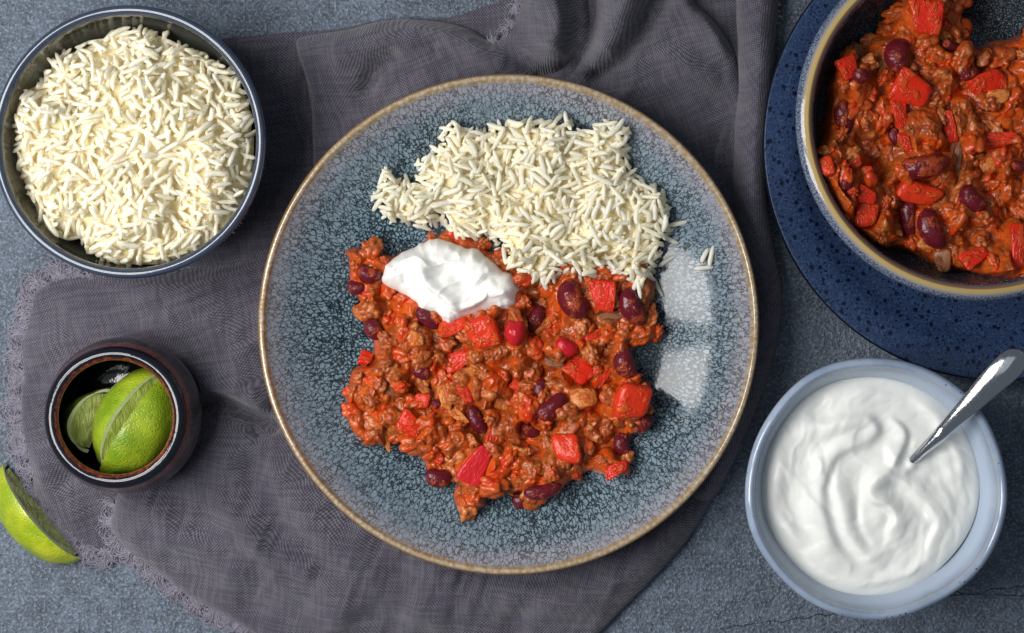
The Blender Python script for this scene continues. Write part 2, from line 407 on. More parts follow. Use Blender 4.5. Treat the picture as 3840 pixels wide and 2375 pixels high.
def m_chili(kind):
    g = G('chilli_'+kind, rough=.2, spec=.4, coat=.1, coatr=.04, sss=.06, ssss=.002, sssr=(1., .4, .15))
    v = g.co(kind == 'mince'); 
    a = g.noise(v, .75, 3., .6, .4); b = g.noise(v, 2.4, 4., .6); c = g.noise(v, 8., 3., .6)
    t = g.math('ADD', g.math('MULTIPLY', g.math('SUBTRACT', a, .5), 1.7), g.math('MULTIPLY', g.math('SUBTRACT', g.noise(v, 2., 3., .6, .5), .5), 1.0))
    t = g.math('ADD', t, g.math('MULTIPLY_ADD', g.n('ObjectInfo', 'Random'), .55, .22) if kind == 'mince' else .5)
    col = g.ramp(t, [(.04, srgb(192, 44, 14)), (.28, srgb(196, 74, 20)), (.47, srgb(180, 78, 26)), (.62, srgb(142, 64, 26)), (.75, srgb(168, 90, 42)), (.93, srgb(196, 112, 56))])
    col = g.mix(g.math('MULTIPLY', g.rng(b, .58, .72), .55), col, srgb(214, 122, 34))
    col = g.mix(g.math('MULTIPLY', g.rng(b, .44, .3), .6), col, srgb(108, 40, 14))
    col = g.mix(g.math('GREATER_THAN', g.noise(v, 13., 1.), .75), col, srgb(60, 36, 18))
    h = g.math('ADD', g.math('MULTIPLY', g.noise(v, 4.5, 3., .6), .8), g.math('MULTIPLY', c, .45))
    nrm = g.bump(h, .055, .8)
    return g.out(base=col, normal=nrm, rough=g.rng(b, .3, .7, .08, .2))
def m_piece(name, ca, cb, coatcol, amount, rough=.16, sss=.1, scale=1.2):
    """a piece of bean / pepper / onion, partly coated by the sauce"""
    g = G(name, rough=rough*.8, spec=.32, sss=sss, ssss=.003, sssr=(1., .35, .15))
    v = g.co(True); 
    col = g.mix(g.noise(v, .9, 3.), ca, cb)
    m = g.rng(g.noise(v, scale, 4., .6), .5+amount, .62+amount)
    col = g.mix(g.math('MULTIPLY', m, .85), col, coatcol)
    sk = g.math('GREATER_THAN', g.noise(v, 10., 1.), .77); col = g.mix(sk, col, srgb(110, 40, 24))
    h = g.math('ADD', g.math('MULTIPLY', m, .8), g.math('ADD', g.math('MULTIPLY', g.noise(v, 5., 3.), .45), g.noise(v, 1.6, 2.)))
    return g.out(base=col, normal=g.bump(h, .1, .8))
def m_cream(name, a, b):
    g = G(name, rough=.4, spec=.3, sss=.35, ssss=.006, sssr=(1., .95, .85))
    v = g.co(); col = g.mix(g.noise(v, .5, 3.), a, b)
    h = g.math('ADD', g.noise(v, 1.6, 3.), g.math('MULTIPLY', g.noise(v, 6., 3.), .25))
    return g.out(base=col, normal=g.bump(h, .03, .4), rough=g.rng(g.noise(v, .8, 3.), .35, .65, .28, .55))
def m_steel():
    g = G('brushed_steel', metal=1., rough=.16, base=srgb(205, 206, 208))
    v = g.co(); st = g.n('Mapping', 0, None, Vector=v, Rotation=(0, 0, math.radians(-48)), Scale=(.5, 9., 9.))
    return g.out(normal=g.bump(g.noise(st, 3., 3.), .002, .5), rough=g.rng(g.noise(v, 4., 4., .7), .35, .7, .1, .2))
def m_rind(ca, cb_):
    g = G('lime_rind', rough=.3, spec=.5, coat=.1, sss=.08, ssss=.003)
    v = g.co(); r = g.n('ObjectInfo', 'Random')
    pores = g.vor(v, 7.5); n = g.noise(v, .55, 3.)
    sp = g.t.nodes.new('ShaderNodeSeparateXYZ'); g.t.links.new(v, sp.inputs[0])
    col = g.mix(g.rng(n, .35, .65), ca, cb_)
    col = g.mix(g.rng(g.math('ABSOLUTE', sp.outputs[0]), 1.6, 2.8), col, srgb(172, 176, 56))
    col = g.mix(g.math('MULTIPLY', g.rng(g.noise(v, 2.2, 4., .7), .64, .72), .5), col, srgb(120, 104, 34))
    h = g.math('ADD', g.math('MULTIPLY', g.rng(pores, 0., .5), .5), g.math('MULTIPLY', g.noise(v, 3., 3.), .8))
    return g.out(base=col, normal=g.bump(h, .055, .8))
def m_flat(name, a, b, rough, sc=2., bump=.05, sss=.1):
    g = G(name, rough=rough, sss=sss, ssss=.004); v = g.co(); n = g.noise(v, sc, 4.)
    return g.out(base=g.mix(g.rng(n, .35, .65), a, b), normal=g.bump(n, bump, .6))
def m_flesh():
    g = G('lime_flesh', rough=.16, spec=.5, sss=.35, ssss=.004)
    v = g.co(); st = g.n('Mapping', 0, None, Vector=v, Scale=(3.2, .8, .8)); n = g.noise(st, 1.3, 4., .6, .8)
    ves = g.vor(st, 1.6, 'DISTANCE_TO_EDGE')
    col = g.mix(g.rng(n, .35, .65), srgb(158, 172, 84), srgb(200, 208, 130))
    col = g.mix(g.math('MULTIPLY', g.math('SUBTRACT', 1., g.rng(ves, 0., .07)), .3), col, srgb(206, 214, 150))
    return g.out(base=col, normal=g.bump(g.math('ADD', n, g.math('MULTIPLY', g.rng(ves, 0., .2), .4)), .06, .7))
MT = dict(table=m_table(), cloth=m_cloth(), fringe=m_fringe(), plate=m_reactive('plate'), platerim=m_reactive('plate', .8), bowl=m_reactive('bowl'), blue=m_blueplate(),
          edge=m_edge(), grey=m_greybowl(), pale=m_paleblue(), ram=m_ramekin(), rice=m_rice(), bed=m_ricebed(),
          sauce=m_chili('sauce'), mince=m_chili('mince'),
          bean=m_piece('kidney_bean_skin', srgb(78, 16, 26), srgb(104, 26, 36), srgb(160, 66, 30), .03, .13, .04),
          bean_red=m_piece('red_bean_skin', srgb(170, 20, 34), srgb(190, 36, 40), srgb(190, 70, 36), .12, .13, .08),
          pepper=m_piece('red_pepper_flesh', srgb(198, 26, 14), srgb(214, 52, 22), srgb(190, 72, 26), -.02, .16, .12),
          tomato=m_piece('tomato_flesh', srgb(206, 44, 20), srgb(204, 58, 24), srgb(194, 80, 26), .0, .18, .12),
          pink=m_piece('pepper_skin_side', srgb(196, 30, 40), srgb(206, 48, 48), srgb(196, 50, 30), .16, .2, .1),
          onion=m_piece('onion_flesh', srgb(204, 112, 44), srgb(206, 136, 72), srgb(186, 84, 28), -.04, .18, .35),
          onion_dk=m_piece('onion_dark', srgb(128, 84, 56), srgb(150, 98, 66), srgb(120, 54, 30), .04, .14, .3),
          cream=m_cream('sour_cream', srgb(242, 242, 236), srgb(246, 245, 240)), yog=m_cream('yogurt', srgb(228, 230, 226), srgb(238, 239, 233)),
          steel=m_steel(), rind=m_rind(srgb(108, 136, 26), srgb(150, 168, 40)), rindy=m_rind(srgb(132, 154, 22), srgb(172, 180, 38)), pith=m_flat('lime_pith', srgb(222, 230, 176), srgb(236, 240, 206), .5),
          flesh=m_flesh())
# ------------------------------------------------------------ table
def build_table():
    n = 2
    v = [(-70, -55, -3), (70, -55, -3), (70, 55, -3), (-70, 55, -3), (-70, -55, 0), (70, -55, 0), (70, 55, 0), (-70, 55, 0)]
    f = [(0, 3, 2, 1), (4, 5, 6, 7), (0, 1, 5, 4), (1, 2, 6, 5), (2, 3, 7, 6), (3, 0, 4, 7)]
    o = link('table', mesh_np('table', v, f, False), MT['table'])
    tag(o, 'blue grey slate table top with a rough mottled surface', kind='structure')
build_table()
# ------------------------------------------------------------ dishes: where they stand
PLC = PD(1214.5, 775, 3.1); PLZ = .55                 # dinner plate centre, base height
RBC = PD(311, 340, 5.6)                               # rice bowl
YBC = PD(2093, 1168, 5.6)                             # yogurt bowl
RMC = P(435, 1565, 5.0)                               # ramekin
BPC = PD(2385, 345, 1.9)                              # blue plate
CBC = PD(2330, 292, 6.6)                              # chilli bowl
PR = 594*D*K*(1-3.1/CH)                               # plate rim radius
def under_dishes(X, Y, Z, upto=None):
    """the cloth is pressed flat by what stands on it"""
    r = np.hypot(X-PLC[0], Y-PLC[1])
    lim = np.interp(r, [0, 7.2, 8.5, 10.5, 12.2, 12.8, 13.6], [PLZ-.06, PLZ-.06, PLZ+.35, PLZ+1.0, PLZ+1.9, PLZ+2.4, 9])
    Z = np.minimum(Z, lim)
    r = np.hypot(X-RMC[0], Y-RMC[1]); Z = np.minimum(Z, np.interp(r, [0, 2.9, 3.6, 4.4], [.38, .38, .8, 9]))
    r = np.hypot(X-RBC[0], Y-RBC[1]); Z = np.minimum(Z, np.interp(r, [0, 3.9, 5., 6.3, 6.9], [.34, .34, .9, 3.4, 9]))
    return Z
# ------------------------------------------------------------ linen napkin
nap = thing('linen_napkin', 'crumpled lilac grey linen napkin with frayed edges under the dinner plate', 'napkin', (0, 0, 0))
def cloth(label, outline, base, th, folded, ridges=(), rot=0., seed=0, step=.085, amp=.24, dmp=None):
    pg = catmull(outline, 5, True); X, Y = region(pg, step); X2, Y2, d, keep = masked(X, Y, pg)
    if callable(base): Zb = base(X2, Y2)
    else: Zb = np.full(X.shape, float(base))
    fd = 1.0
    if folded is not None:                               # rounded fold edge along some of the outline
        t = np.clip(d/folded, 0, 1); fd = np.sqrt(1-(1-t)**2)
        Z = Zb+th*fd
    else: Z = Zb+th
    Z = Z+amp*fbm(X2, Y2, 3.2, 3, seed)*np.clip(d, 0, 1)+.05*fbm(X2, Y2, .85, 2, seed+5)*np.clip(d*2, 0, 1)
    dg = math.radians(50+25*math.sin(seed*2.3)); ca_, sa_ = math.cos(dg), math.sin(dg)
    al = X2*ca_+Y2*sa_; ac = -X2*sa_+Y2*ca_
    st_ = fbm(al*.28, ac+.5*fbm(X2, Y2, 4, 2, seed+50), 1.7, 3, seed+60)
    Z = Z+(amp*2.1*st_+.22*np.clip(1-np.abs(st_)*5, 0, 1)**2*(fbm(X2, Y2, 3.5, 1, seed+70) > .05)*0)*np.clip(d*.8, 0, 1)
    for pl, h, w1, w2 in ridges:                         # w1 width on the left side, w2 on the right side of the line
        pl = catmull(pl, 5); dd, sd, t, _, _ = distpl(X2, Y2, pl)
        w = np.where(sd > 0, w1, w2); e = np.minimum(1, 4*np.minimum(t+.06, 1.06-t))
        Z = Z+1.2*h*np.exp(-(dd/w)**2)*np.clip(e, 0, 1)*np.clip(d*1.6, .15, 1)
    Z = np.maximum(Z, Zb*0+.04); Z = under_dishes(X2, Y2, Z)
    c, s = math.cos(rot), math.sin(rot)
    wx = X2+.5*fbm(X2, Y2, 6, 2, seed+30); wy = Y2+.5*fbm(X2, Y2, 6, 2, seed+40)
    gz = Z*.8
    me = grid_mesh('cloth', X2, Y2, Z, keep, (c*wx+s*wy+gz, -s*wx+c*wy+gz*.5))
    o = link('cloth_layer', me, MT['cloth'], nap); o['label'] = label
    return o
low_out = poly([(300, 300), (420, 110), (520, 96), (637, 84), (740, 76), (815, 71), (921, 49), (1068, 44), (1145, 20), (1221, -8), (1300, -90), (1862, -90), (1846, 60), (1842, 200), (1835, 320), (1822, 460), (1790, 600), (1800, 800), (1650, 1200), (1200, 1300), (800, 1250), (650, 1000), (620, 800), (580, 660), (480, 640), (330, 600)])
cloth('lower layer of the napkin in the shade between bowl and plate', low_out, .03, .17, None,
      [(poly([(600, 640), (640, 540), (700, 470), (730, 420)]), .3, 1.2, 1.6), (poly([(640, 90), (630, 200), (650, 300)]), .25, 1.3, 1.3), (poly([(1640, -60), (1700, 40), (1770, 160)]), .25, .8, .8)], .1, 1)
flap = [(250, 652), (180, 655), (118, 672), (82, 702), (68, 760), (52, 830), (56, 900), (48, 980), (58, 1060), (78, 1130), (84, 1180), (122, 1232), (172, 1284), (225, 1318), (270, 1318), (400, 1330), (700, 1290), (900, 1000), (900, 640), (760, 560), (640, 602), (560, 628), (480, 640), (350, 652)]
cloth('left flap of the napkin under the brown ramekin', poly(flap), .06, .42, .6,
      [(poly([(120, 720), (200, 700), (330, 690), (470, 690), (620, 660)]), .28, .7, 1.2), (poly([(90, 900), (180, 830), (300, 790), (420, 790), (560, 860), (640, 960)]), .28, 1.4, 1.2),
       (poly([(470, 720), (540, 800), (590, 900), (640, 980)]), .34, 1.2, .8), (poly([(100, 1080), (130, 1170), (210, 1250)]), .25, .6, .8), (poly([(440, 930), (520, 925), (600, 960), (650, 985)]), .75, .9, .3), (poly([(450, 985), (520, 962), (600, 985), (670, 1018)]), -.6, .3, .3)], .25, 2)
front = [(663, 1026), (600, 1008), (560, 994), (510, 984), (450, 1000), (380, 1050), (310, 1120), (280, 1190), (266, 1255), (285, 1290), (330, 1332), (400, 1382), (460, 1428), (540, 1472), (620, 1520), (720, 1600), (1340, 1600), (1430, 1512), (1500, 1440), (1560, 1380), (1640, 1290), (1700, 1190), (1760, 1080), (1815, 950), (1850, 830), (1800, 700), (1400, 700), (900, 800)]
cloth('front flap of the napkin with the long frayed edge', poly(front), .2, .68, .7,
      [(poly([(330, 1180), (420, 1260), (520, 1330), (620, 1400)]), .3, .7, 1.0), (poly([(640, 1080), (700, 1180), (800, 1300), (900, 1380)]), .5, 1.4, 1.0),
       (poly([(500, 1040), (560, 1120), (600, 1240), (700, 1340), (820, 1450)]), .4, .9, 1.1), (poly([(1000, 1480), (1150, 1420), (1350, 1430), (1500, 1350), (1640, 1200)]), .5, 1.1, .8),
       (poly([(420, 1120), (540, 1200), (700, 1420)]), .22, .5, .6), (poly([(760, 1500), (900, 1430), (1100, 1500)]), .3, .8, .6), (poly([(300, 1300), (480, 1290), (640, 1300), (800, 1400)]), .2, .7, .5)], -.1, 3)
top = [(760, 560), (751, 440), (750, 380), (747, 300), (744, 254), (732, 190), (712, 130), (712, 96), (760, 84), (830, 74), (900, 55), (960, 48), (1020, 52), (1080, 60), (1125, 74), (1168, 98), (1195, 92), (1222, 60), (1240, 10), (1262, -60), (1340, -110), (1640, -100), (1652, 0), (1700, 50), (1738, 105), (1757, 150), (1775, 260), (1770, 480), (1790, 620), (1800, 700), (1400, 800), (900, 700)]
cloth('upper layer of the napkin gathered in folds behind the plate', poly(top), .3, .55, .55,
      [(poly([(1305, -90), (1312, 0), (1325, 60), (1320, 110), (1290, 160)]), 1.7, .75, 1.3),
       (poly([(1412, -90), (1414, 0), (1416, 60), (1400, 120), (1340, 178), (1280, 180), (1225, 140)]), -.8, .4, .35),
       (poly([(1495, -90), (1490, 0), (1462, 80), (1405, 165)]), 1.4, 1.0, .8),
       (poly([(1605, -90), (1575, 0), (1525, 85), (1450, 170), (1395, 198)]), -.7, .5, .4),
       (poly([(1630, -80), (1655, 10), (1700, 62), (1748, 140)]), .9, .4, 1.0),
       (poly([(1722, 190), (1732, 300), (1722, 420), (1740, 600)]), -.4, .9, .9),
       (poly([(980, 55), (1060, 90), (1130, 130), (1210, 165)]), .5, .9, .5),
       (poly([(870, 230), (905, 170), (960, 130)]), -.5, .5, .5),
       (poly([(760, 140), (850, 130), (940, 110), (1040, 120)]), .6, .9, .8),
       (poly([(1440, 250), (1560, 200), (1680, 200), (1760, 240)]), .4, 1.0, .6),
       (poly([(1560, 120), (1640, 170), (1720, 180)]), .25, .7, .6)], .3, 4, amp=.16)
roll = [(1750, -90), (1756, 0), (1758, 100), (1757, 200), (1750, 300), (1746, 420), (1750, 520), (1765, 620), (1770, 760), (1740, 900), (1690, 1040), (1640, 1170), (1700, 1190), (1760, 1080), (1812, 950), (1845, 850), (1862, 760), (1862, 680), (1846, 600), (1833, 520), (1829, 440), (1838, 320), (1846, 200), (1850, 100), (1856, 20), (1852, -90)]
cloth('rolled fold of the napkin running down beside the blue plate', poly(roll), .15, 1.8, 1.15, [], math.radians(45), 5, amp=.05)
# frayed fringe: tufts of curled threads
def fringe(name, lines, dens, z0, ln, seed):
    R = random.Random(seed); V = []; F = []; base = 0; ns, nk = 4, 11
    for ln_pts, side in lines:
        pl = catmull(ln_pts, 6); seg = np.hypot(*np.diff(pl, axis=0).T); cum = np.r_[0, np.cumsum(seg)]
        cnt = int(cum[-1]*dens); ph = R.random()*9
        for _ in range(cnt):
            t = R.random()*cum[-1]; ki = round((t+ph)/.55); tuft = ki*.55-ph+.3*math.sin(ki*12.9898); t2 = min(max(t*.6+tuft*.4, 0), cum[-1]-.01); tc = math.sin(ki*78.233)
            i = int(np.searchsorted(cum, t2)-1); i = max(0, min(i, len(seg)-1)); q = (t2-cum[i])/seg[i]
            p = pl[i]*(1-q)+pl[i+1]*q; tg = (pl[i+1]-pl[i])/seg[i]; nm = np.array((-tg[1], tg[0]))*side
            a = math.atan2(nm[1], nm[0])+.9*tc+R.gauss(.1, .4); L = ln*R.uniform(.55, 1.5)
            curl = -math.copysign(1, tc)*R.uniform(1.5, 6.5)*(1 if R.random() < .8 else -1); io = R.uniform(.05, .35); x, y = p[0]-nm[0]*io, p[1]-nm[1]*io; zz = z0+R.uniform(-.06, .1)
            pts = []
            for k in range(nk):
                pts.append((x, y, max(.03, zz+.16*math.sin(k/nk*3.1)*R.uniform(.5, 1)-z0*.6*(k/nk)**2)))
                st = L/nk; x += math.cos(a)*st; y += math.sin(a)*st; a += curl/nk*(.4+1.6*k/nk)
            rr = R.uniform(.012, .024)
            for k in range(nk):
                x0, y0, zc = pts[k]; xa, ya, _ = pts[max(k-1, 0)]; xb, yb, _ = pts[min(k+1, nk-1)]
                dx, dy = xb-xa, yb-ya; l = math.hypot(dx, dy)+1e-9; nx, ny = -dy/l, dx/l
                for s in range(ns):
                    an = s/ns*2*math.pi+.78; V.append((x0+nx*math.cos(an)*rr, y0+ny*math.cos(an)*rr, zc+math.sin(an)*rr))
            for k in range(nk-1):
                for s in range(ns):
                    F.append((base+k*ns+s, base+k*ns+(s+1) % ns, base+(k+1)*ns+(s+1) % ns, base+(k+1)*ns+s))
            base += nk*ns
    o = link('fringe', mesh_np('fringe', V, F), MT['fringe'], nap); o['kind'] = 'stuff'; o['label'] = name
fringe('curled frayed threads along the left edge', [(poly([(200, 650), (150, 650), (118, 668), (82, 700), (68, 760), (52, 830), (56, 900), (48, 980), (58, 1060), (78, 1130), (84, 1180), (122, 1232), (172, 1284), (225, 1318), (270, 1318)]), -1 if False else 1)], 42, .2, .75, 3) if False else None
def fr(label, pts, dens, z0, ln, seed, side):
    fringe(label, [(poly(pts), side)], dens, z0, ln, seed)
fr('curled frayed threads along the left edge', [(190, 652), (150, 655), (118, 671), (82, 702), (68, 760), (52, 830), (56, 900), (48, 980), (58, 1060), (78, 1130), (84, 1180), (122, 1232), (172, 1284), (225, 1318), (270, 1320)], 95, .22, 1.15, 3, -1)
fr('curled frayed threads along the front edge', [(276, 1200), (266, 1255), (285, 1290), (330, 1332), (400, 1382), (460, 1428), (540, 1472), (620, 1520), (660, 1550)], 95, .32, 1.0, 4, -1)
fr('small frayed corner between the upper folds', [(1262, -30), (1238, 10), (1222, 55), (1195, 88), (1178, 96)], 80, .7, .55, 5, -1)
fr('frayed threads at the top of the rolled fold', [(1849, -40), (1852, 0), (1853, 40), (1848, 62)], 30, .9, .35, 6, 1)
fr('tuft of threads under the rice bowl', [(150, 640), (200, 660), (250, 668)], 40, .25, .7, 8, 1)
# ------------------------------------------------------------ dinner plate
pin = [(0, .55), (3, .55), (6, .57), (6.6, .62), (7.2, .71), (8, .90), (8.8, 1.17), (9.6, 1.54), (10.4, 2.02), (11.1, 2.52), (11.6, 2.92), (11.82, 3.10)]
rr_ = PR
prof = [(0, .25), (5.9, .25), (6.1, 0), (6.6, 0), (6.8, .28), (8, .6), (9.6, 1.25), (11.2, 2.3), (12.1, 2.98), (rr_-.02, 3.12), (rr_, 3.24), (rr_-.1, 3.36), (rr_-.26, 3.36), (11.84, 3.14)]+pin[::-1][1:]
plate = thing('dinner_plate', 'large reactive glazed plate with teal speckle and tan rim holding rice and chilli', 'plate', (PLC[0], PLC[1], PLZ))
lathe('plate_body', prof, MT['plate'], plate, 256, None, 0, 9); lathe('rim', prof, MT['platerim'], plate, 256, None, 9, 13)
lathe('well', prof, MT['plate'], plate, 256, None, 13, len(prof)-1)
_pr = np.array([p[0] for p in pin]); _pz = np.array([p[1] for p in pin])
def zplate(x, y): return PLZ+np.interp(np.hypot(x-PLC[0], y-PLC[1]), _pr, _pz)
# ------------------------------------------------------------ rice bowl
RB = 326*D*K*(1-5.6/CH)
rbp = [(0, .3), (3.4, .3), (3.6, 0), (4.0, 0), (4.2, .3), (5.2, 1.1), (6.0, 2.4), (6.35, 3.9), (RB-.05, 5.1), (RB, 5.4), (RB-.08, 5.62), (RB-.24, 5.68), (RB-.4, 5.6), (RB-.5, 5.3), (6.0, 4.0), (5.6, 2.4), (4.8, 1.3), (3.5, .8), (0, .7)]
rb = thing('rice_bowl', 'dark slate blue glazed bowl heaped with white rice', 'bowl', (RBC[0], RBC[1], .38))
lathe('bowl_body', rbp, MT['grey'], rb, 224, None, 0, 9); lathe('rim', rbp, MT['grey'], rb, 224, None, 9, 13); lathe('bowl_inside', rbp, MT['grey'], rb, 224, None, 13, 18)
# ------------------------------------------------------------ yogurt bowl
YB = 312*D*K*(1-5.6/CH)
def wob(th): return 1+.006*np.cos(3*th+.8)+.007*np.cos(5*th+2.2)+.002*np.cos(9*th+.3)
ybp = [(0, .3), (3.0, .3), (3.2, 0), (3.7, 0), (3.9, .3), (4.9, 1.3), (5.6, 2.6), (6.0, 4.2), (YB, 5.15), (YB+.02, 5.45), (YB-.08, 5.62), (YB-.24, 5.68), (YB-.4, 5.54), (YB-.48, 5.2), (5.35, 4.2), (4.95, 2.8), (4.2, 1.6), (3, .9), (0, .8)]
yb = thing('yogurt_bowl', 'small pale blue handmade stoneware bowl filled with white yogurt', 'bowl', (YBC[0], YBC[1], .02))
lathe('bowl_body', ybp, MT['pale'], yb, 224, wob, 0, 8); lathe('rim', ybp, MT['pale'], yb, 224, wob, 8, 13); lathe('bowl_inside', ybp, MT['pale'], yb, 224, wob, 13, 18)
# ------------------------------------------------------------ ramekin
rmp = [(0, .2), (2.3, .2), (2.4, 0), (2.8, 0), (3.2, .5), (3.7, 1.6), (3.85, 2.8), (3.6, 4.0), (3.49, 4.45), (3.4, 4.75), (3.2, 4.94), (3.0, 4.96), (2.82, 4.84), (2.76, 4.6), (3.05, 4.0), (3.4, 2.8), (3.2, 1.4), (2.4, .6), (0, .5)]
rm = thing('ramekin', 'small round brown and black glazed pot holding lime wedges', 'ramekin', (RMC[0], RMC[1], .42))
lathe('pot_body', rmp, MT['ram'], rm, 192, None, 0, 8); lathe('rim', rmp, MT['ram'], rm, 192, None, 8, 13); lathe('pot_inside', rmp, MT['ram'], rm, 192, None, 13, 18)
# ------------------------------------------------------------ blue plate + chilli bowl
BR = 564*D*K*(1-1.9/CH)
bpp = [(0, .3), (5.4, .3), (5.6, 0), (6.2, 0), (6.4, .32), (9, .7), (BR-.5, 1.3), (BR-.08, 1.62), (BR, 1.78), (BR-.08, 1.9), (BR-.25, 1.92), (BR-1.5, 1.7), (9, 1.1), (7, .78), (0, .72)]
bp = thing('blue_plate', 'deep blue speckled plate under the bowl of chilli', 'plate', (BPC[0], BPC[1], .02))
lathe('plate_body', bpp, MT['edge'], bp, 256, None, 0, 9); lathe('plate_top', bpp, MT['blue'], bp, 256, None, 9, 14)
CBR = 428*D*K*(1-6.6/CH)
def cwob(th): return 1+.018*np.cos(2*th+math.radians(90))+.004*np.cos(3*th+1)
_cb = [(0, .3), (4.1, .3), (4.3, 0), (4.8, 0), (5.0, .3), (6.4, 1.3), (7.4, 2.7), (8.0, 4.2), (CBR-.08, 5.1), (CBR, 5.45), (CBR-.14, 5.72), (CBR-.42, 5.86), (CBR-.66, 5.82), (CBR-.84, 5.5), (7.4, 4.3), (6.95, 2.8), (6.1, 1.7), (4.8, .95), (0, .75)]
cb = thing('chilli_bowl', 'dark reactive glazed bowl with golden rim full of chilli on the blue plate', 'bowl', (CBC[0], CBC[1], .76))
lathe('bowl_body', _cb, MT['bowl'], cb, 224, cwob, 0, 8); lathe('rim', _cb, MT['bowl'], cb, 224, cwob, 8, 13); lathe('bowl_inside', _cb, MT['bowl'], cb, 224, cwob, 13, 18)
_cin = _cb[::-1][:7]
def zcbowl(x, y):
    th = np.arctan2(y-CBC[1], x-CBC[0]); r = np.hypot(x-CBC[0], y-CBC[1])/cwob(th)
    return .76+np.interp(r, [p[0] for p in _cin], [p[1] for p in _cin])
# ------------------------------------------------------------ templates
def ico(sub):
    import bmesh
    bm = bmesh.new(); bmesh.ops.create_icosphere(bm, subdivisions=sub, radius=1)
    v = np.array([x.co[:] for x in bm.verts]); f = np.array([[q.index for q in p.verts] for p in bm.faces]); bm.free()
    return v, f
I3 = ico(3); I4 = ico(4)
def smooth3(v, R, n=5, amp=.1, lo=.8, hi=2.4):
    d = np.zeros(len(v))
    for _ in range(n):
        k = R.randn(3); k = k/np.linalg.norm(k)*R.uniform(lo, hi); d += np.sin(v@k+R.uniform(0, 6.28))
    return 1+amp*d[:, None]/math.sqrt(n)
def bean_mesh(seed, sc=1.):
    R = np.random.RandomState(seed); v, f = I3; v = v.copy()
    x, y, z = v.T; x = np.sign(x)*np.abs(x)**.92
    w = 1-.06*x; y = y*.58*w; z = z*.5*w
    dent = np.exp(-(x/.38)**2)*np.clip(y, 0, 1)**1.0*.2; y = y-dent
    y = y+.1*(x*x)-.04; v = np.stack([x, y, z], 1)*smooth3(v, R, 5, .035, 1.5, 4)
    return mesh_np('kidney_bean', v*1.0, f)
def dice_mesh(name, seed, p=4.5, flat=.6, taper=.15, rough=.05, curve=0.):
    R = np.random.RandomState(seed); v, f = I4; v = v.copy()
    n = (np.abs(v)**p).sum(1)**(1/p); v = v/n[:, None]
    v = v*smooth3(v, R, 6, rough, 1.5, 5)
    sh = R.uniform(-.25, .25, 2)
    v[:, 0] += sh[0]*v[:, 1]; v[:, 1] *= (1-taper*v[:, 0]); v[:, 2] *= flat
    v[:, 2] += curve*(v[:, 0]**2)*-1
    return mesh_np(name, v, f)
def crumb_mesh(seed):
    R = np.random.RandomState(seed); v, f = I4
    n = 44; c = R.randn(n, 3); c /= np.linalg.norm(c, axis=1)[:, None]; rad = R.uniform(.22, .5, n); h = R.uniform(.1, .42, n)
    d = np.zeros(len(v))
    for i in range(n):
        q = np.linalg.norm(v-c[i], axis=1)/rad[i]; d = d+(h[i]*np.sqrt(np.clip(1-q*q, 0, 1)))**3
    d = d**(1/3)
    o = v*(.68+d)[:, None]*smooth3(v, R, 6, .16, 1.5, 4)
    o = o*np.array([R.uniform(.95, 1.4), R.uniform(.7, 1), R.uniform(.6, .85)])
    return mesh_np('mince_crumble', o, f)
BEANS = [bean_mesh(i) for i in range(5)]
CRUMBS = [crumb_mesh(i+40) for i in range(12)]
def variants(fn, mat, k):
    r = []
    for i in range(k):
        m = fn(i); m.materials.append(mat); r.append(m)
    return r
BEANM = variants(lambda i: bean_mesh(i), MT['bean'], 5); BEANR = variants(lambda i: bean_mesh(i+9), MT['bean_red'], 2)
PEP = variants(lambda i: dice_mesh('red_pepper_piece', 100+i, 8., .5, .25, .04, .1), MT['pepper'], 6)
TOM = variants(lambda i: dice_mesh('tomato_piece', 130+i, 5., .72, .12, .05), MT['tomato'], 4)
PNK = variants(lambda i: dice_mesh('red_pepper_piece', 150+i, 7., .3, .35, .02), MT['pink'], 1)
ONI = variants(lambda i: dice_mesh('onion_piece', 170+i, 4.5, .4, .2, .05, .2), MT['onion'], 4)
OND = variants(lambda i: dice_mesh('onion_piece', 190+i, 4., .4, .2, .05, .2), MT['onion_dk'], 2)
for m in CRUMBS: m.materials.append(MT['mince'])
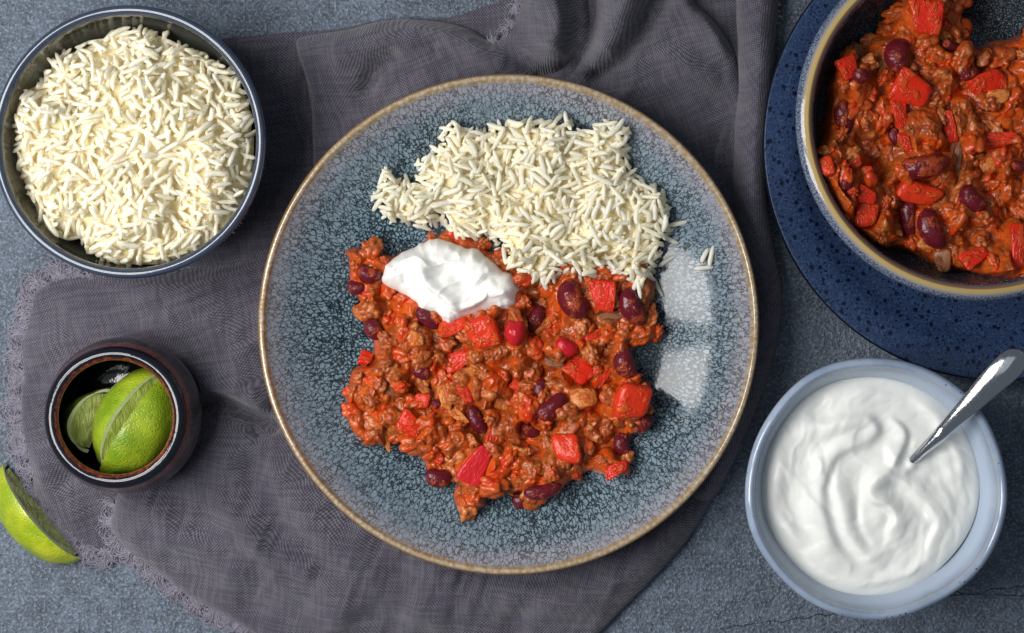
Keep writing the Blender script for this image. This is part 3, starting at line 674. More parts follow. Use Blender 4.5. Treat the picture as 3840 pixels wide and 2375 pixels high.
# ------------------------------------------------------------ chilli
def chili(name, label, outl, dish, T, ztyp, pieces, ncrumb, crumb_label, crumb_group, seed, step=.036, wedge=.85, avoid=None):
    pg = catmull(outl, 5, True); R = random.Random(seed)
    # ragged outline
    wv = np.stack([fbm(pg[:, 0]*1., pg[:, 1]*1., .7, 2, seed), fbm(pg[:, 0]+50, pg[:, 1], .7, 2, seed)], 1)*.16
    t = np.linspace(0, 1, len(pg)); pg = pg+wv
    X, Y = region(pg, step); X2, Y2, d, keep = masked(X, Y, pg)
    q = np.clip(d/wedge, 0, 1); pr = np.sqrt(1-(1-q)**2)
    Z0 = dish(X2, Y2)
    lump = .7*fbm(X2, Y2, 1.5, 2, seed+1)+.65*(domes(X2, Y2, 1.25, seed+2)-.5)
    wx = X2+.12*fbm(X2, Y2, .4, 2, seed+8); wy = Y2+.12*fbm(X2, Y2, .4, 2, seed+9)
    fine = .30*(domes(wx, wy, .72, seed+3)-.3)+.10*domes(wx, wy, .33, seed+4)*sstep(-.1, .2, fbm(wx, wy, 1.1, 2, seed+12))
    rid = 1-np.abs(fbm(wx, wy, .55, 2, seed+6)); fine = fine+.12*(rid**4-.4)
    Z = Z0-.03+T*pr+(lump+fine)*np.clip(d*1.8, 0, 1)
    smp = sampler(X, Y, np.where(d > 0, Z0-.03+T*pr+lump*np.clip(d*1.8, 0, 1), Z0))
    placed = []
    for (fx, cx, cy, L, Wd, ang, kind, lab, up) in pieces:
        sx, sy = fx[0](cx, cy); sc = fx[1]
        z = ztyp
        for _ in range(3):
            x, y = P(sx, sy, z); z = smp(x, y)
        a, b = L/2/sc*K*(1-z/CH), Wd/2/sc*K*(1-z/CH)
        i = len(placed)
        rot = Euler((R.gauss(0, .16), R.gauss(0, .14), -math.radians(ang)))
        if kind in ('bean', 'beanr'):
            me = (BEANM[i % 5] if kind == 'bean' else BEANR[i % 2]); s = (a*1.03, b*1.75, b*1.75); nm, cat = 'kidney_bean', 'bean'; hh = b*.55
        elif kind == 'pep': me = PEP[i % 6]; s = (a, b, min(a, b)*.95); nm, cat = 'red_pepper_piece', 'pepper'; hh = min(a, b)*.35
        elif kind == 'tom': me = TOM[i % 4]; s = (a, b, min(a, b)); nm, cat = 'tomato_piece', 'tomato'; hh = min(a, b)*.4
        elif kind == 'pink': me = PNK[0]; s = (a, b, b); nm, cat = 'red_pepper_piece', 'pepper'; hh = .2
        elif kind == 'oni': me = ONI[i % 4]; s = (a, b, min(a, b)); nm, cat = 'onion_piece', 'onion'; hh = min(a, b)*.25
        else: me = OND[i % 2]; s = (a, b, min(a, b)); nm, cat = 'onion_piece', 'onion'; hh = min(a, b)*.2
        z = z+hh*(.45+up)+.03
        o = link(nm, me, None, None, (x, y, z), rot, s); tag(o, lab, cat)
        placed.append((x, y, max(a, b), min(a, b), z, -math.radians(ang)))
        # sauce climbs a little up the piece
        dx = X2-x; dy = Y2-y; c, s_ = math.cos(-placed[-1][5]), math.sin(-placed[-1][5])
        u = (dx*c-dy*s_)/(a*1.15); w = (dx*s_+dy*c)/(b*1.15); rr = np.sqrt(u*u+w*w)
        tgt = z-hh*.25-.1+.12*fine/.2
        Z = np.where(rr < 1.35, Z+(tgt-Z)*(1-sstep(.7, 1.35, rr))*.9*(d > .1), Z)
    smp2 = sampler(X, Y, np.where(d > 0, Z, Z0))
    # crumbles of mince
    pts = []; tries = 0; x0, y0 = pg.min(0); x1, y1 = pg.max(0)
    md = math.sqrt(max(1e-6, (keep.sum()*step*step)/max(ncrumb, 1)))*.74
    insd = sampler(X, Y, d)
    while len(pts) < ncrumb and tries < 60000:
        tries += 1; x, y = R.uniform(x0, x1), R.uniform(y0, y1)
        if insd(x, y) < .1 or any((x-a)**2+(y-b)**2 < md*md for a, b in pts): continue
        if any(math.hypot(x-p[0], y-p[1]) < p[2]*.45+p[3]*.55+.12 for p in placed) and R.random() < .93: continue
        if avoid is not None and avoid(x, y): continue
        pts.append((x, y))
        if tries % 3000 == 0: md *= .93
    for i, (x, y) in enumerate(pts):
        e = R.choice((.3, .4, .5, .58, .66))*R.uniform(.9, 1.1); zz = smp2(x, y)+e*R.uniform(-.45, .15)
        o = link('mince_crumble', CRUMBS[i % 12], None, None, (x, y, zz), Euler((R.uniform(-.6, .6), R.uniform(-.6, .6), R.uniform(0, 6.28))), (e, e, e))
        tag(o, crumb_label, 'minced meat', crumb_group)
    me = grid_mesh(name, X2, Y2, Z, keep)
    o = link(name, me, MT['sauce']); tag(o, label, 'chilli', kind='stuff')
    return smp2, pg
A2 = (c2, 1.8808); A3 = (c3, 1.8808); A5 = (c5, 1.26)
pl_pieces = [
 (A2, 250, 335, 165, 135, 20, 'bean', 'dull maroon kidney bean at the top left corner of the chilli, left of the cream', .0),
 (A2, 160, 430, 125, 105, 10, 'bean', 'dark round bean end on the far left edge of the chilli on the plate', .0),
 (A2, 665, 650, 215, 100, 40, 'bean', 'long dark bean half hidden under the lower left side of the sour cream', -.1),
 (A2, 1690, 520, 290, 200, 63, 'bean', 'biggest kidney bean smeared with sauce just under the rice heap', .4),
 (A2, 1412, 655, 215, 120, -56, 'bean', 'smooth plum bean standing right of the small crimson bean', .3),
 (A2, 2110, 570, 290, 175, 63, 'bean', 'large dark bean at the right end of the chilli beneath a hanging rice grain', .3),
 (A2, 1645, 850, 165, 130, 25, 'beanr', 'bright crimson split bean in the middle right of the chilli on the plate', .2),
 (A2, 1283, 740, 150, 190, 0, 'beanr', 'glossy scarlet rounded bean right of the large tomato chunk', .5),
 (A2, 2060, 970, 210, 160, 70, 'bean', 'wide dark bean on the right edge above the square tomato chunk', .0),
 (A2, 620, 1010, 160, 120, 55, 'bean', 'sauce spattered bean left of centre below the red pepper bar', .2),
 (A2, 290, 725, 170, 130, 60, 'bean', 'dark red bean in sauce on the left edge below the cream', -.1),
 (A2, 1462, 1145, 140, 110, 80, 'bean', 'small shadowed bean above the glossiest kidney bean', -.1),
 (A3, 1540, 330, 255, 150, -38, 'bean', 'glossiest clean kidney bean right of the middle of the plate chilli', .6),
 (A3, 1008, 420, 215, 115, 62, 'bean', 'slim upright bean partly coated in sauce near the middle', .2),
 (A3, 1390, 495, 150, 100, 20, 'bean', 'half buried bean below the glossiest kidney bean', .0),
 (A3, 745, 825, 195, 140, 5, 'bean', 'dark bean lying at the lower left edge beside the pink pepper flake', .3),
 (A3, 1480, 920, 270, 115, -15, 'bean', 'long dark bean under the bottom edge of the chilli', .1),
 (A3, 1325, 990, 135, 115, 0, 'bean', 'round glossy bean at the very bottom of the chilli on the plate', .3),
 (A3, 2165, 440, 160, 150, 0, 'bean', 'nearly black bean under the square tomato chunk on the right', -.2),
 (A3, 2040, 600, 190, 120, 80, 'bean', 'shaded bean on the right edge between tomato chunk and pepper tip', .0),
 (A3, 725, 310, 70, 80, 0, 'bean', 'tiny bean tip beside the long orange onion strip', .0),
 (A2, 1065, 745, 225, 215, 65, 'tom', 'large orange red tomato chunk touching the bottom of the sour cream', .5),
 (A2, 875, 945, 235, 130, -28, 'pep', 'shiny red pepper bar left of centre on the plate chilli', .5),
 (A2, 1910, 490, 225, 165, 85, 'pep', 'red pepper block between the two big beans under the rice', .4),
 (A2, 1735, 1010, 200, 170, 50, 'pep', 'brightest red pepper piece above the yellow onion square', .4),
 (A3, 2105, 280, 240, 240, 5, 'tom', 'square speckled tomato chunk on the right edge of the chilli', .6),
 (A3, 1655, 625, 215, 185, 80, 'tom', 'cube of tomato with darker corner at the lower right', .5),
 (A3, 1010, 740, 290, 150, -60, 'pink', 'large flat pinkish red pepper flake at the bottom left', 1.1),
 (A3, 540, 455, 175, 140, 35, 'pep', 'orange red pepper wedge at the left below the onion strip', .4),
 (A3, 1995, 770, 170, 85, -25, 'pep', 'red pepper tip poking out at the lower right corner', .1),
 (A2, 240, 930, 110, 90, 20, 'pep', 'small red pepper bit on the left edge half way down', .1),
 (A2, 840, 710, 200, 120, -15, 'tom', 'sauce covered tomato piece under the bottom of the cream', .0),
 (A2, 1290, 1115, 85, 75, 30, 'tom', 'small orange tomato nub in the centre of the plate chilli', .3),
 (A3, 630, 290, 115, 110, 0, 'tom', 'orange tomato square left of the orange onion strip', .1),
 (A3, 740, 690, 90, 75, 40, 'pep', 'small red pepper bit left of the pink pepper flake', .2),
 (A3, 935, 245, 125, 65, 65, 'pep', 'narrow red pepper sliver right of the orange onion strip', .3),
 (A3, 1905, 130, 160, 50, -55, 'pep', 'thin crimson pepper curl right of the brightest pepper piece', .3),
 (A3, 1110, 540, 130, 60, -75, 'pep', 'thin red pepper strip above the pink pepper flake', .3),
 (A2, 1830, 775, 115, 45, -25, 'pep', 'thin orange red sliver right of the crimson split bean', .5),
 (A2, 590, 795, 100, 95, 10, 'oni', 'pale square onion piece left of the large tomato chunk', .4),
 (A2, 1480, 690, 150, 60, -35, 'oni', 'orange onion strip across the smooth plum bean', .9),
 (A3, 790, 260, 180, 85, 80, 'oni', 'long orange onion strip standing upright left of centre', .5),
 (A3, 1765, 270, 185, 140, -10, 'oni', 'yellow translucent onion square right of the glossiest bean', .6),
 (A2, 1000, 1012, 85, 55, 25, 'oni', 'small tan onion bit at the right end of the red pepper bar', .4),
 (A3, 1300, 645, 140, 60, 15, 'oni', 'onion strip left of the tomato cube', .4),
 (A3, 890, 400, 145, 62, 40, 'oni', 'curved onion strip left of the slim upright bean', .4),
 (A3, 380, 570, 160, 40, 82, 'oni', 'thin amber onion sliver hanging off the lower left edge', .3),
 (A3, 1190, 315, 110, 80, 30, 'oni', 'orange coated onion chip at the centre of the chilli', .3),
 (A2, 1960, 630, 210, 75, -12, 'ond', 'grey brown translucent onion strip under the red pepper block', .2),
 (A2, 1560, 960, 130, 60, 5, 'ond', 'dark onion slice below the crimson split bean', .1),
 (A3, 400, 210, 110, 60, 40, 'ond', 'pinkish onion bit in the left lobe of the chilli', .3),
]
co = [(826, 598), (846, 588), (872, 594), (905, 600), (950, 604), (1040, 560), (1070, 540), (1120, 556), (1180, 600), (1300, 600), (1500, 630), (1566, 660), (1566, 700), (1560, 740), (1576, 775), (1575, 808), (1535, 826), (1512, 828), (1520, 870), (1518, 905), (1548, 912), (1552, 950), (1550, 1020), (1520, 1030), (1506, 1060), (1508, 1110), (1500, 1136), (1445, 1138), (1400, 1128), (1350, 1160), (1335, 1180), (1270, 1205), (1215, 1185), (1168, 1182), (1150, 1212), (1102, 1226), (1088, 1195), (1085, 1160), (1022, 1150), (1018, 1112), (978, 1080), (960, 1052), (935, 1048), (925, 1072), (862, 1050), (838, 1020), (826, 965), (832, 892), (872, 862), (886, 822), (872, 780), (852, 722), (836, 692), (830, 640)]
ricepl = poly([(893, 470), (905, 425), (925, 412), (955, 432), (998, 420), (996, 384), (1040, 352), (1062, 308), (1110, 296), (1150, 312), (1198, 292), (1240, 285), (1290, 290), (1350, 285), (1372, 304), (1440, 298), (1490, 306), (1497, 345), (1500, 385), (1525, 432), (1575, 452), (1592, 490), (1600, 540), (1585, 590), (1565, 640), (1545, 680), (1522, 694), (1490, 672), (1450, 646), (1400, 668), (1350, 655), (1325, 672), (1290, 686), (1250, 664), (1205, 640), (1192, 600), (1165, 568), (1120, 572), (1072, 556), (1045, 520), (1010, 546), (970, 530), (925, 530), (905, 500)], 3.0)
creamo = [(905, 655), (914, 625), (945, 610), (975, 592), (1010, 575), (1052, 567), (1100, 580), (1150, 600), (1190, 632), (1232, 662), (1248, 690), (1241, 728), (1215, 745), (1160, 752), (1120, 762), (1078, 778), (1050, 775), (1030, 755), (1000, 745), (985, 725), (960, 705), (930, 692), (908, 678)]
_cr = poly(creamo, 3.2)
def av(x, y):
    a = np.array([[x]]); b = np.array([[y]])
    return bool(inside(a, b, _cr)[0, 0] or (inside(a, b, ricepl)[0, 0] and y > PD(0, 640, 3)[1]))
zchi, _ = chili('chilli_sauce', 'mass of mince in glossy orange red sauce on the speckled dinner plate', poly(co, 2.2), zplate, 1.35, 2.5, pl_pieces, 125,
                'orange brown crumble of mince in the chilli on the dinner plate', 'mince crumbles on the dinner plate', 20, avoid=av)
bo_pieces = [
 (A5, 650, 265, 165, 130, 95, 'bean', 'dark bean below the bright red square near the top of the bowl', .2),
 (A5, 475, 360, 82, 78, 0, 'bean', 'small round glossy bean beside the red pepper nub in the bowl', .4),
 (A5, 395, 555, 160, 85, 80, 'bean', 'upright wine red bean at the left edge in the bowl', .1),
 (A5, 772, 785, 225, 120, -10, 'bean', 'largest clean purple bean in the middle of the bowl', .6),
 (A5, 700, 1040, 200, 85, 82, 'bean', 'slim upright bean, left of a pair at the bottom of the bowl', .3),
 (A5, 805, 1085, 200, 120, 68, 'bean', 'sauce daubed bean, right of a pair at the bottom of the bowl', .4),
 (A5, 1000, 945, 150, 110, 40, 'bean', 'bean with an onion flake on it, lower right in the bowl', .2),
 (A5, 980, 345, 115, 80, 10, 'bean', 'half buried bean right of the top middle of the bowl', .1),
 (A5, 1085, 500, 120, 55, 8, 'bean', 'narrow violet bean under the right onion slice in the bowl', .2),
 (A5, 408, 868, 65, 62, 0, 'bean', 'small shaded bean near the lower left wall of the bowl', .0),
 (A5, 900, 215, 90, 62, 20, 'bean', 'violet bean tip under the pink onion at the top of the bowl', .1),
 (A5, 1225, 785, 75, 62, 0, 'bean', 'plum bean cut by the right edge of the photo', .1),
 (A5, 640, 640, 90, 60, 80, 'bean', 'sauce coated bean left of the largest clean bean', .0),
 (A5, 782, 85, 165, 145, 88, 'pep', 'bright red pepper square at the top of the bowl', .8),
 (A5, 410, 325, 105, 85, 70, 'pep', 'shiny red pepper nub at the upper left of the bowl', .6),
 (A5, 712, 425, 180, 140, 25, 'pep', 'broad red pepper chunk in the upper middle of the bowl', .4),
 (A5, 1072, 400, 165, 130, -30, 'pep', 'pointed red pepper chunk at the right of the bowl', .5),
 (A5, 1118, 662, 175, 72, -4, 'pep', 'long red pepper bar at the right side of the bowl', .5),
 (A5, 890, 600, 150, 60, 72, 'pep', 'narrow red pepper strip in the middle right of the bowl', .3),
 (A5, 742, 915, 195, 105, 15, 'tom', 'wide tomato piece under the largest clean bean', .3),
 (A5, 1222, 1170, 225, 80, 92, 'pep', 'tall red pepper piece at the lower right edge of the photo', .5),
 (A5, 1010, 1215, 130, 75, -30, 'pep', 'red pepper piece at the bottom of the bowl', .4),
 (A5, 500, 928, 90, 75, 20, 'pep', 'red pepper bit at the lower left of the bowl', .3),
 (A5, 690, 675, 95, 42, 70, 'pep', 'thin red pepper sliver above the largest clean bean', .3),
 (A5, 312, 790, 95, 70, 70, 'tom', 'dull tomato piece against the left wall of the bowl', .0),
 (A5, 437, 788, 100, 45, -42, 'pep', 'thin red pepper curl in the left of the bowl', .3),
 (A5, 500, 1015, 110, 120, 0, 'tom', 'sauce covered tomato lump at the lower left of the bowl', .1),
 (A5, 660, 540, 130, 60, 80, 'pep', 'reddish pepper strip left of the bowl centre', .1),
 (A5, 1120, 460, 115, 70, -10, 'oni', 'pinkish onion slice right of the pointed pepper chunk', .4),
 (A5, 1078, 792, 95, 70, 70, 'oni', 'pale onion square at the right of the bowl', .4),
 (A5, 455, 255, 95, 85, 30, 'ond', 'dark translucent onion piece at the upper left of the bowl', .1),
 (A5, 985, 1000, 85, 48, 20, 'oni', 'onion flake lying on the lower right bean in the bowl', .9),
 (A5, 866, 1235, 110, 75, 80, 'ond', 'brown onion piece at the bottom edge of the bowl', .1),
 (A5, 782, 1152, 72, 55, 30, 'oni', 'pale onion bit between the pair of beans at the bottom', .3),
 (A5, 930, 745, 150, 45, 88, 'ond', 'long brown onion strip right of the largest clean bean', .2),
 (A5, 870, 170, 90, 50, 30, 'oni', 'pink onion bit below the bright red square', .2),
]
cbo = [(2135, 50), (2175, -70), (2290, -80), (2318, 20), (2330, 76), (2352, 98), (2390, 80), (2450, 66), (2560, 40), (2640, 140), (2660, 300), (2640, 440), (2560, 560), (2470, 650), (2400, 668), (2330, 655), (2262, 640), (2225, 622), (2170, 598), (2105, 592), (2060, 562), (2022, 545), (1990, 500), (1958, 450), (1952, 385), (1972, 310), (1984, 235), (1988, 170), (2015, 140), (2066, 112), (2095, 70)]
zchb, _ = chili('chilli_sauce', 'mass of mince in orange red sauce filling the bowl on the blue plate', poly(cbo, 4.6), lambda x, y: np.minimum(zcbowl(x, y), 4.3), 2.85, 5.3, bo_pieces, 100,
                'orange brown crumble of mince in the chilli bowl on the blue plate', 'mince crumbles in the bowl', 77, wedge=1.3)
# ------------------------------------------------------------ rice
def grain(seed, L=.54, w=.126):
    R = np.random.RandomState(seed); m, k = 10, 8; V = []; F = []
    cv = R.uniform(-.18, .18); L = L*R.uniform(.7, 1.12); w = w*R.uniform(.86, 1.1); tip = R.uniform(.75, 1.)
    for i in range(m):
        t = math.sin(math.pi/2*(-1+2*i/(m-1))); rad = w*max(.13, (1-abs(t)**4.5))**.55*(1-.1*t*tip)
        for j in range(k):
            a = j/k*2*math.pi; V.append((t*L, rad*math.cos(a)+cv*(t*t-.3)*.6, rad*.88*math.sin(a)))
    for i in range(m-1):
        for j in range(k): F.append((i*k+j, i*k+(j+1) % k, (i+1)*k+(j+1) % k, (i+1)*k+j))
    c0 = len(V); V.append((-L*1.03, cv*.42, 0)); V.append((L*1.03, cv*.42, 0))
    for j in range(k):
        F.append((c0, c0, (j+1) % k, j)); F.append((c0+1, c0+1, (m-1)*k+j, (m-1)*k+(j+1) % k))
    V = np.array(V); q = np.array(F)
    tri = np.concatenate([q[:, [0, 1, 2]], q[:, [0, 2, 3]]]); ok = (tri[:, 0] != tri[:, 1]) & (tri[:, 1] != tri[:, 2]) & (tri[:, 0] != tri[:, 2])
    return V, tri[ok]
GR = [grain(i) for i in range(12)]
GRM = []
for v, f in GR:
    m_ = mesh_np('rice_grain', v, f); m_.materials.append(MT['rice']); GRM.append(m_)
def rice(pg, zf, top, layers, spacing, n_ind, ind_label, ind_group, stuff_label, seed, bed=True, tilt=.27, clip=None):
    R = random.Random(seed); x0, y0 = pg.min(0); x1, y1 = pg.max(0); items = []
    gx_, gy_ = np.meshgrid(np.arange(x0, x1+.1, .05), np.arange(y0, y1+.1, .05)); msk = inside(gx_, gy_, pg)
    for li, (dz, ntry, gap) in enumerate(layers):
        cells = {}
        for _ in range(ntry):
            x = R.uniform(x0, x1); y = R.uniform(y0, y1)
            if not msk[int((y-y0)/.05), int((x-x0)/.05)] or (clip and math.hypot(x-clip[0], y-clip[1]) > clip[2]): continue
            e = .2
            gx = (zf(x+e, y)-zf(x-e, y))/(2*e); gy = (zf(x, y+e)-zf(x, y-e))/(2*e)
            yaw = 9*float(vnoise(np.array(x/1.3), np.array(y/1.3), seed+li))+R.gauss(0, .75); slope = max(-1.1, min(1.1, gx*math.cos(yaw)+gy*math.sin(yaw)))
            pitch = math.atan(slope)+R.gauss(0, tilt); pitch = max(-1.15, min(1.15, pitch))
            s = R.uniform(.82, 1.12); cp = math.cos(pitch)*.36*s
            pts = [(x+q*cp*math.cos(yaw), y+q*cp*math.sin(yaw)) for q in (-1, 0, 1)]
            hit = False
            for a, b in pts:
                ci, cj = int(a*2), int(b*2)
                for di in (-1, 0, 1):
                    for dj in (-1, 0, 1):
                        for (u, w) in cells.get((ci+di, cj+dj), ()):
                            if (u-a)**2+(w-b)**2 < gap*gap: hit = True; break
                        if hit: break
                    if hit: break
                if hit: break
            if hit: continue
            for a, b in pts: cells.setdefault((int(a*2), int(b*2)), []).append((a, b))
            M = Matrix.Translation((x, y, zf(x, y)+dz+R.gauss(0, .03))) @ Matrix.Rotation(yaw, 4, 'Z') @ Matrix.Rotation(-pitch, 4, 'Y') @ Matrix.Rotation(R.uniform(0, 6.28), 4, 'X') @ Matrix.Scale(s, 4)
            items.append((li, M, R.randrange(12)))
    topl = [i for i in items if i[0] == len(layers)-1]; R.shuffle(topl); t2 = [i for i in items if i[0] == len(layers)-2]; R.shuffle(t2); topl += t2
    ind = topl[:n_ind]; ids = set(id(i) for i in ind); rest = [i for i in items if id(i) not in ids]
    for _, M, k in ind:
        o = link('rice_grain', GRM[k]); M2 = M.copy(); M2.translation *= .01; o.matrix_world = M2
        tag(o, ind_label, 'rice grain', ind_group)
    V = []; F = []; A = []; b = 0
    for _, M, k in rest:
        v, f = GR[k]; m = np.array(M); w = v@m[:3, :3].T+m[:3, 3]; V.append(w); F.append(f+b); b += len(v); A.append(np.full(len(v), R.random()))
    me = mesh_np('rice_heap', np.concatenate(V), np.concatenate(F)); at = me.attributes.new('rnd', 'FLOAT', 'POINT'); at.data.foreach_set('value', np.concatenate(A).astype(np.float32))
    o = link('rice_heap', me, MT['rice']); tag(o, stuff_label, 'rice', kind='stuff')
    return o
# rice on the plate
rpo = catmull(ricepl, 4, True); X, Y = region(rpo, .12); ins = inside(X, Y, rpo); d = np.where(ins, distpl(X, Y, rpo, True)[0], 0)
base = np.maximum(zplate(X, Y), 0)
for j in range(X.shape[0]):
    for i in range(X.shape[1]):
        if ins[j, i] and Y[j, i] < PD(0, 520, 2.5)[1]: base[j, i] = max(base[j, i], min(zchi(X[j, i], Y[j, i]), 2.3)-.1)
q = np.clip(d/2.6, 0, 1); ZR = base+.12+1.75*np.sqrt(1-(1-q)**2)*.95+(.6*fbm(X, Y, 1.5, 2, 5))*np.clip(d, 0, 1)
bedz = np.where(ins, ZR-.36, base-.05)
bm_ = grid_mesh('rice_underlayer', X, Y, np.maximum(bedz, base-.05), (ins[:-1, :-1] & ins[1:, 1:] & (d[:-1, :-1] > .35)))
bo = link('rice_underlayer', bm_, MT['bed']); tag(bo, 'packed cooked rice inside the heap on the dinner plate', 'rice', kind='stuff')
rice(catmull(ricepl, 4, True), sampler(X, Y, ZR), 0, [(-.26, 3500, .22), (-.1, 4000, .22), (.05, 4500, .21), (.2, 900, .3)], .47, 140, 'white long grain of cooked rice on top of the heap on the dinner plate', 'rice grains on the dinner plate',
     'heap of cooked long grain rice on the dinner plate beside the chilli', 31)
# rice in the bowl
rbo = poly([(225, 82), (262, 70), (310, 64), (360, 68), (400, 88), (455, 110), (500, 140), (545, 160), (572, 200), (590, 255), (600, 330), (602, 400), (588, 460), (566, 520), (525, 565), (470, 595), (430, 612), (380, 632), (320, 636), (240, 626), (196, 598), (168, 568), (112, 570), (80, 540), (66, 495), (42, 445), (24, 390), (18, 330), (10, 262), (22, 205), (60, 196), (84, 186), (118, 132), (180, 104)], 5.0)
rbc = catmull(rbo, 4, True); X, Y = region(rbc, .12); ins = inside(X, Y, rbc); d = np.where(ins, distpl(X, Y, rbc, True)[0], 0)
q = np.clip(d/4.5, 0, 1); ZB = 3.75+2.3*(1-(1-q)**2)**.6+(.85*fbm(X, Y, 1.6, 2, 15))*np.clip(d, .25, 1)
bm2 = grid_mesh('rice_underlayer', X, Y, np.where(d > 0, ZB-.38, 2.5), (ins[:-1, :-1] & ins[1:, 1:]))
bo = link('rice_underlayer', bm2, MT['bed']); tag(bo, 'packed cooked rice inside the heap in the slate blue bowl', 'rice', kind='stuff')
rice(rbc, sampler(X, Y, ZB), 0, [(-.26, 4000, .24), (-.1, 4000, .25), (.06, 4000, .25), (.22, 900, .3)], .46, 160, 'white long grain of cooked rice on top of the heap in the slate blue bowl', 'rice grains in the rice bowl',
     'heap of cooked long grain rice filling the slate blue bowl', 57, tilt=.3, clip=(RBC[0], RBC[1], 5.72))
# stray grains
def stray(cx, cy, ang, lab, fx=c2, z=None, dz=.1, sc=1.):
    sx, sy = fx(cx, cy); x, y = P(sx, sy, 2.2); z = float(zplate(x, y))+dz if z is None else z; x, y = P(sx, sy, z)
    o = link('rice_grain', GRM[rnd.randrange(7)], None, None, (x, y, z), Euler((rnd.uniform(0, 6), 0, -math.radians(ang))), (sc,)*3); tag(o, lab, 'rice grain')
c4 = crop(1350, 350, 1.811)
for a in ((2340, 1100, -62, 'upper left grain of the three stray rice grains near the right rim'), (2385, 1105, -78, 'upper right grain of the three stray rice grains near the right rim'),
          (2345, 1185, -5, 'lowest of the three stray rice grains near the right rim'), (2090, 1135, -33, 'stray rice grain right of the heap above the window reflection'),
          (2025, 1320, 62, 'stray rice grain lying right of the chilli below the rice heap'), (120, 675, -52, 'leftmost stray rice grain at the left tip of the heap'),
          (195, 545, 60, 'rice grain with a browned tip at the upper left of the heap'), (1870, 560, 25, 'rice grain sticking out at the upper right side of the heap'),
          (2165, 885, -12, 'rice grain reaching out to the right from the heap'), (2100, 990, 32, 'rice grain at the right flank just above the stray one')):
    stray(a[0], a[1], a[2], a[3], c4, dz=.13)
stray(2155, 430, 82, 'rice grain hanging over the dark bean at the right end', c2, 3.1)
# ------------------------------------------------------------ cream and yogurt
def stroke(X, Y, pl, w, h, soft, side=1, fade=.18):
    """a swipe: rises slowly on one side, drops steeply on the other"""
    dd, sd, t, _, _ = distpl(X, Y, pl); s = dd*sd*side
    f = np.where(s > 0, np.exp(-(s/soft)**2)*1.0, np.exp(-(s/w)**2))
    return h*f*np.clip(np.minimum(t, 1-t)/fade, 0, 1)
def blur(Z, n, keepm):
    for _ in range(n):
        P_ = np.pad(Z, 1, mode='edge'); B = (P_[:-2, 1:-1]+P_[2:, 1:-1]+P_[1:-1, :-2]+P_[1:-1, 2:]+2*Z)/6; Z = np.where(keepm, B, Z)
    return Z
def fromcrop(pts, fx, z): return catmull([P(*fx(x, y), z) for x, y in pts], 6)
cz = 3.3
pg = catmull(poly(creamo, cz), 6, True); pg = pg+np.stack([fbm(pg[:, 0], pg[:, 1], .45, 2, 71), fbm(pg[:, 0], pg[:, 1], .45, 2, 72)], 1)*.11; X, Y = region(pg, .035); X2, Y2, d, keep = masked(X, Y, pg)
wx = X2+.10*fbm(X2, Y2, .9, 2, 3); wy = Y2+.10*fbm(X2, Y2, .9, 2, 4)
q = np.clip(d/1.5, 0, 1); Z = 1.75+1.9*(1-(1-q)**2.6)**.55
for pts, w, h, soft, side in (
    ([(420, 330), (470, 260), (560, 215), (610, 235), (625, 310), (660, 400), (740, 480), (830, 560), (905, 590), (1000, 560), (1070, 510), (1090, 430)], .42, .34, .07, -1),
    ([(640, 230), (740, 270), (850, 305), (920, 350), (965, 420), (1005, 425), (1080, 350), (1180, 320), (1260, 350)], .5, -.30, .10, 1),
    ([(380, 240), (420, 225), (470, 240), (560, 210)], .2, .16, .15, 1),
    ([(450, 470), (560, 560), (680, 610), (820, 640), (960, 630)], .25, .16, .09, -1),
    ([(620, 140), (760, 110), (900, 160), (1040, 230), (1150, 290)], .35, .14, .2, 1),
    ([(1050, 500), (1150, 470), (1230, 480), (1310, 440)], .3, .14, .12, -1),
    ([(500, 330), (520, 420), (600, 500)], .3, -.14, .12, -1)):
    Z = Z+stroke(wx, wy, fromcrop(pts, c2, cz), w, h*1.5, soft, side)*np.clip(d*1.5, 0, 1)
for cx, cy, r, h in ((370, 330, .45, .25), (1200, 440, .8, .22), (700, 230, .8, .15), (860, 470, .7, -.12), (450, 520, .4, .12)):
    px, py = P(*c2(cx, cy), cz); Z = Z+h*np.exp(-((X2-px)**2+(Y2-py)**2)/r**2)*np.clip(d*2, 0, 1)
Z = blur(Z, 2, d > .04)
_n = 1-np.abs(fbm(wx*.7+wy*.4, wy*1.3-wx*.4, 1.3, 2, 91)); Z = Z+.14*_n**5*np.clip(d*2, 0, 1)
dirn = fbm(X2*.45+Y2*.25, Y2*2.0-X2*.9, .7, 3, 8)
Z = Z+(.06*fbm(wx, wy, .6, 2, 6)+.07*dirn)*np.clip(d*2, 0, 1)
o = link('sour_cream', grid_mesh('sour_cream', X2, Y2, Z, keep), MT['cream']); tag(o, 'dollop of thick white sour cream with swirled folds between the rice and chilli', 'sour cream')
yz = 4.3
yout = [(2079+262*math.cos(a)*(1+.008*math.cos(3*a+1)+.006*math.sin(5*a)), 1161+263*math.sin(a)*(1+.008*math.cos(3*a+1)+.007*math.sin(7*a))) for a in np.linspace(0, 2*math.pi, 48, endpoint=False)]
pg = catmull(poly(yout, yz), 3, True); X, Y = region(pg, .05); X2, Y2, d, keep = masked(X, Y, pg)
wx = X2+.22*fbm(X2, Y2, 1.6, 2, 13); wy = Y2+.22*fbm(X2, Y2, 1.6, 2, 14)
Z = 4.05+.25*(1-np.exp(-d/.25))+.0*X2
